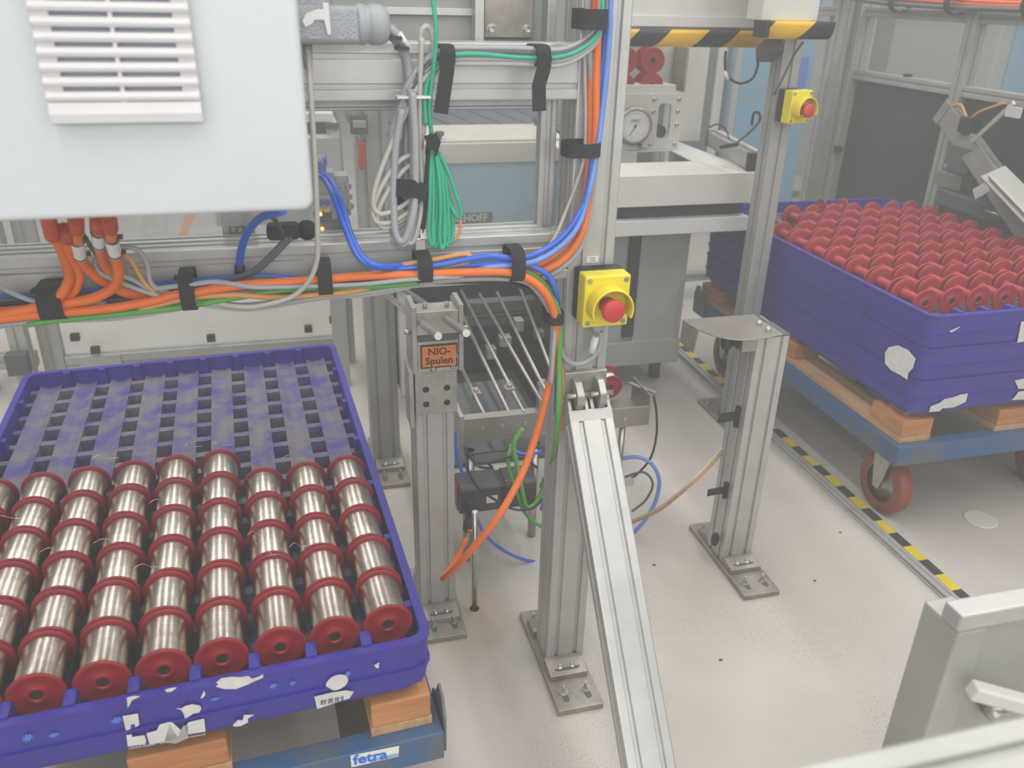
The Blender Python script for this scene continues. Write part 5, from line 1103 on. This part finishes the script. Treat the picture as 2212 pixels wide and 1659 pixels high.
MB().box(.33, 1.5, 4.75, 4.80, .77, .95).build('stop_bar', M['blue2'], tt)
wb = thing('white_box_frame', 'white sheet housing with an open top behind the cabinet edge', 'housing', (.1, 2.95, 0))
MB().box(-.25, .175, 2.92, 3.0, .70, .985).build('panel', M['greyp'], wb, bevel=.003); MB().box(-.25, .165, 3.02, 3.25, 1.02, 1.05).build('lid_frame', M['white'], wb, bevel=.003); MB().box(.15, .175, 2.92, 3.25, .98, 1.02).build('frame_member', M['white'], wb, bevel=.003); MB().box(-.2, .14, 3.05, 3.25, .75, 1.02).build('dark_inside', M['dkgrey'], wb)  # solid dark block put in for the dark inside of the housing
MB().box(.11, .165, 3.05, 3.12, 0, .70).build('stand', M['greyp'], wb)
MB().obox(P(718,272,2.915), X, Y, Z, .022, .006, .010).build('catch', M['dkgrey'], wb)
th = thing('red_handle_tool', 'red handled tool hanging on the rear post', 'tool', P(782,340,2.40))
q = P(782,336,2.392); MB().ext(rrect(-.009,.009,-.038,.038,.008), q, X, Z, -Y*.012).build('handle', M['redbtn'], th, bevel=.003)
MB().obox(P(775,268,2.395), X, Y, Z, .024, .010, .026).build('holder', M['dkgrey'], th, bevel=.003); MB().obox(P(776,268,2.38), X, Y, Z, .018, .006, .010).build('jaw', M['zinc'], th, bevel=.002)
for s_ in (-1, 1): MB().tube([P(778+s_*8,285,2.39), P(782,308,2.39)], .002, 6).build('wire_link', M['zinc'], th)
# ================================================================ low guard fence at the back left
lf = thing('guard_fence', 'low aluminium guard fence with black pane clips behind the left crate', 'fence', (-.4, 3.3, 0))
for x, w in ((-.94, .075), (.185, .04)): profile(MB(), (x,3.3,0), (x,3.3,2.0), w, .045, 1, 1, X).build('fence_post', M['alu_far'], lf)
profile(MB(), (-.90,3.3,.085), (.165,3.3,.085), .075, .045, 1, 1, Z).build('fence_rail', M['alu_far'], lf)
MB().box(-.85, -.70, 3.27, 3.278, .05, .12).build('corner_plate', M['alu_far'], lf)
MB().box(-.90, .165, 3.298, 3.302, .123, 1.5).build('pane', M['glass'], lf)
for u, v in ((162,728),(206,756),(456,730),(666,710),(720,690)): MB().obox(P(u, v, 3.272), X, Y, Z, .016, .012, .014).build('pane_clip', M['black'], lf, bevel=.002)
f2 = thing('guard_fence', 'dim aluminium fence posts behind the far left cabinet corner', 'fence', (-1.3, 3.4, 0))
for x, y, w in ((-1.02, 3.22, .06), (-1.20, 3.30, .08), (-1.45, 3.45, .09), (-1.10, 3.45, .05)): profile(MB(), (x,y,0), (x,y,2.0), w, .06, 1, 1, X).build('fence_post', M['dkgrey'] if w > .07 else M['alu_far'], f2)
profile(MB(), (-2.4,3.3,.12), (-1.0,3.3,.12), .06, .045, 1, 1, Z).build('fence_rail', M['alu_far'], f2)
MB().box(-1.06, -.99, 3.14, 3.19, .12, .20).build('hinge', M['dkgrey'], f2)
ed = thing('end_stop_bracket', 'silver bracket with a black hinge plate standing on the beam behind the cabinet', 'bracket', P(510,510,1.50))
a, b = P(482,512,1.50), P(545,445,1.50); MB().box(a[0], b[0], 1.50, 1.506, a[2]-.0, b[2]+.06).build('plate', M['alu'], ed)
a, b = P(497,512,1.497), P(530,489,1.497); MB().box(a[0], b[0], 1.494, 1.50, a[2], b[2]).build('hinge_plate', M['dkgrey'], ed)
for u in (504, 519): 
    b_ = MB(); screw(b_, P(u,497,1.494), -Y, .003, .002); b_.build('screw', M['zinc'], ed)
# ================================================================ near guard rail and box at the lower right
nr = tag(profile(MB(), (.24,.312,.957), (1.6,.312,.957), .045, .045, 1, 1, Z).build('guard_rail', M['alu_far']), 'out-of-focus pale guard rail crossing the near lower right corner', 'rail')
nb = thing('profile_box', 'grey aluminium frame box with a pale top edge in the lower right corner', 'frame', (.95, .62, 0))
MB().box(.715, 1.45, .60, .63, .775, .800).build('bar', M['alu'], nb, bevel=.003); MB().box(.685, .72, .63, 1.0, .765, .800).build('bar', M['alu'], nb, bevel=.003) if False else None
MB().box(.717, .76, .60, .66, 0, .775).build('corner_leg', M['alu_far'], nb, bevel=.003); MB().box(.76, 1.45, .605, .61, 0, .775).build('panel', M['alu_far'], nb); MB().box(1.40, 1.45, .60, .65, 0, .765).build('corner_leg', M['alu_far'], nb, bevel=.003)
MB().bar((.74,.58,.70), (1.05,.50,.60), .02, .02).build('cross_rod', M['white'], nb, bevel=.003)
b_ = MB(); b_.cyl((.80,.60,.64), (.80,.575,.64), .012, 14); b_.build('bolt', M['zinc'], nb)
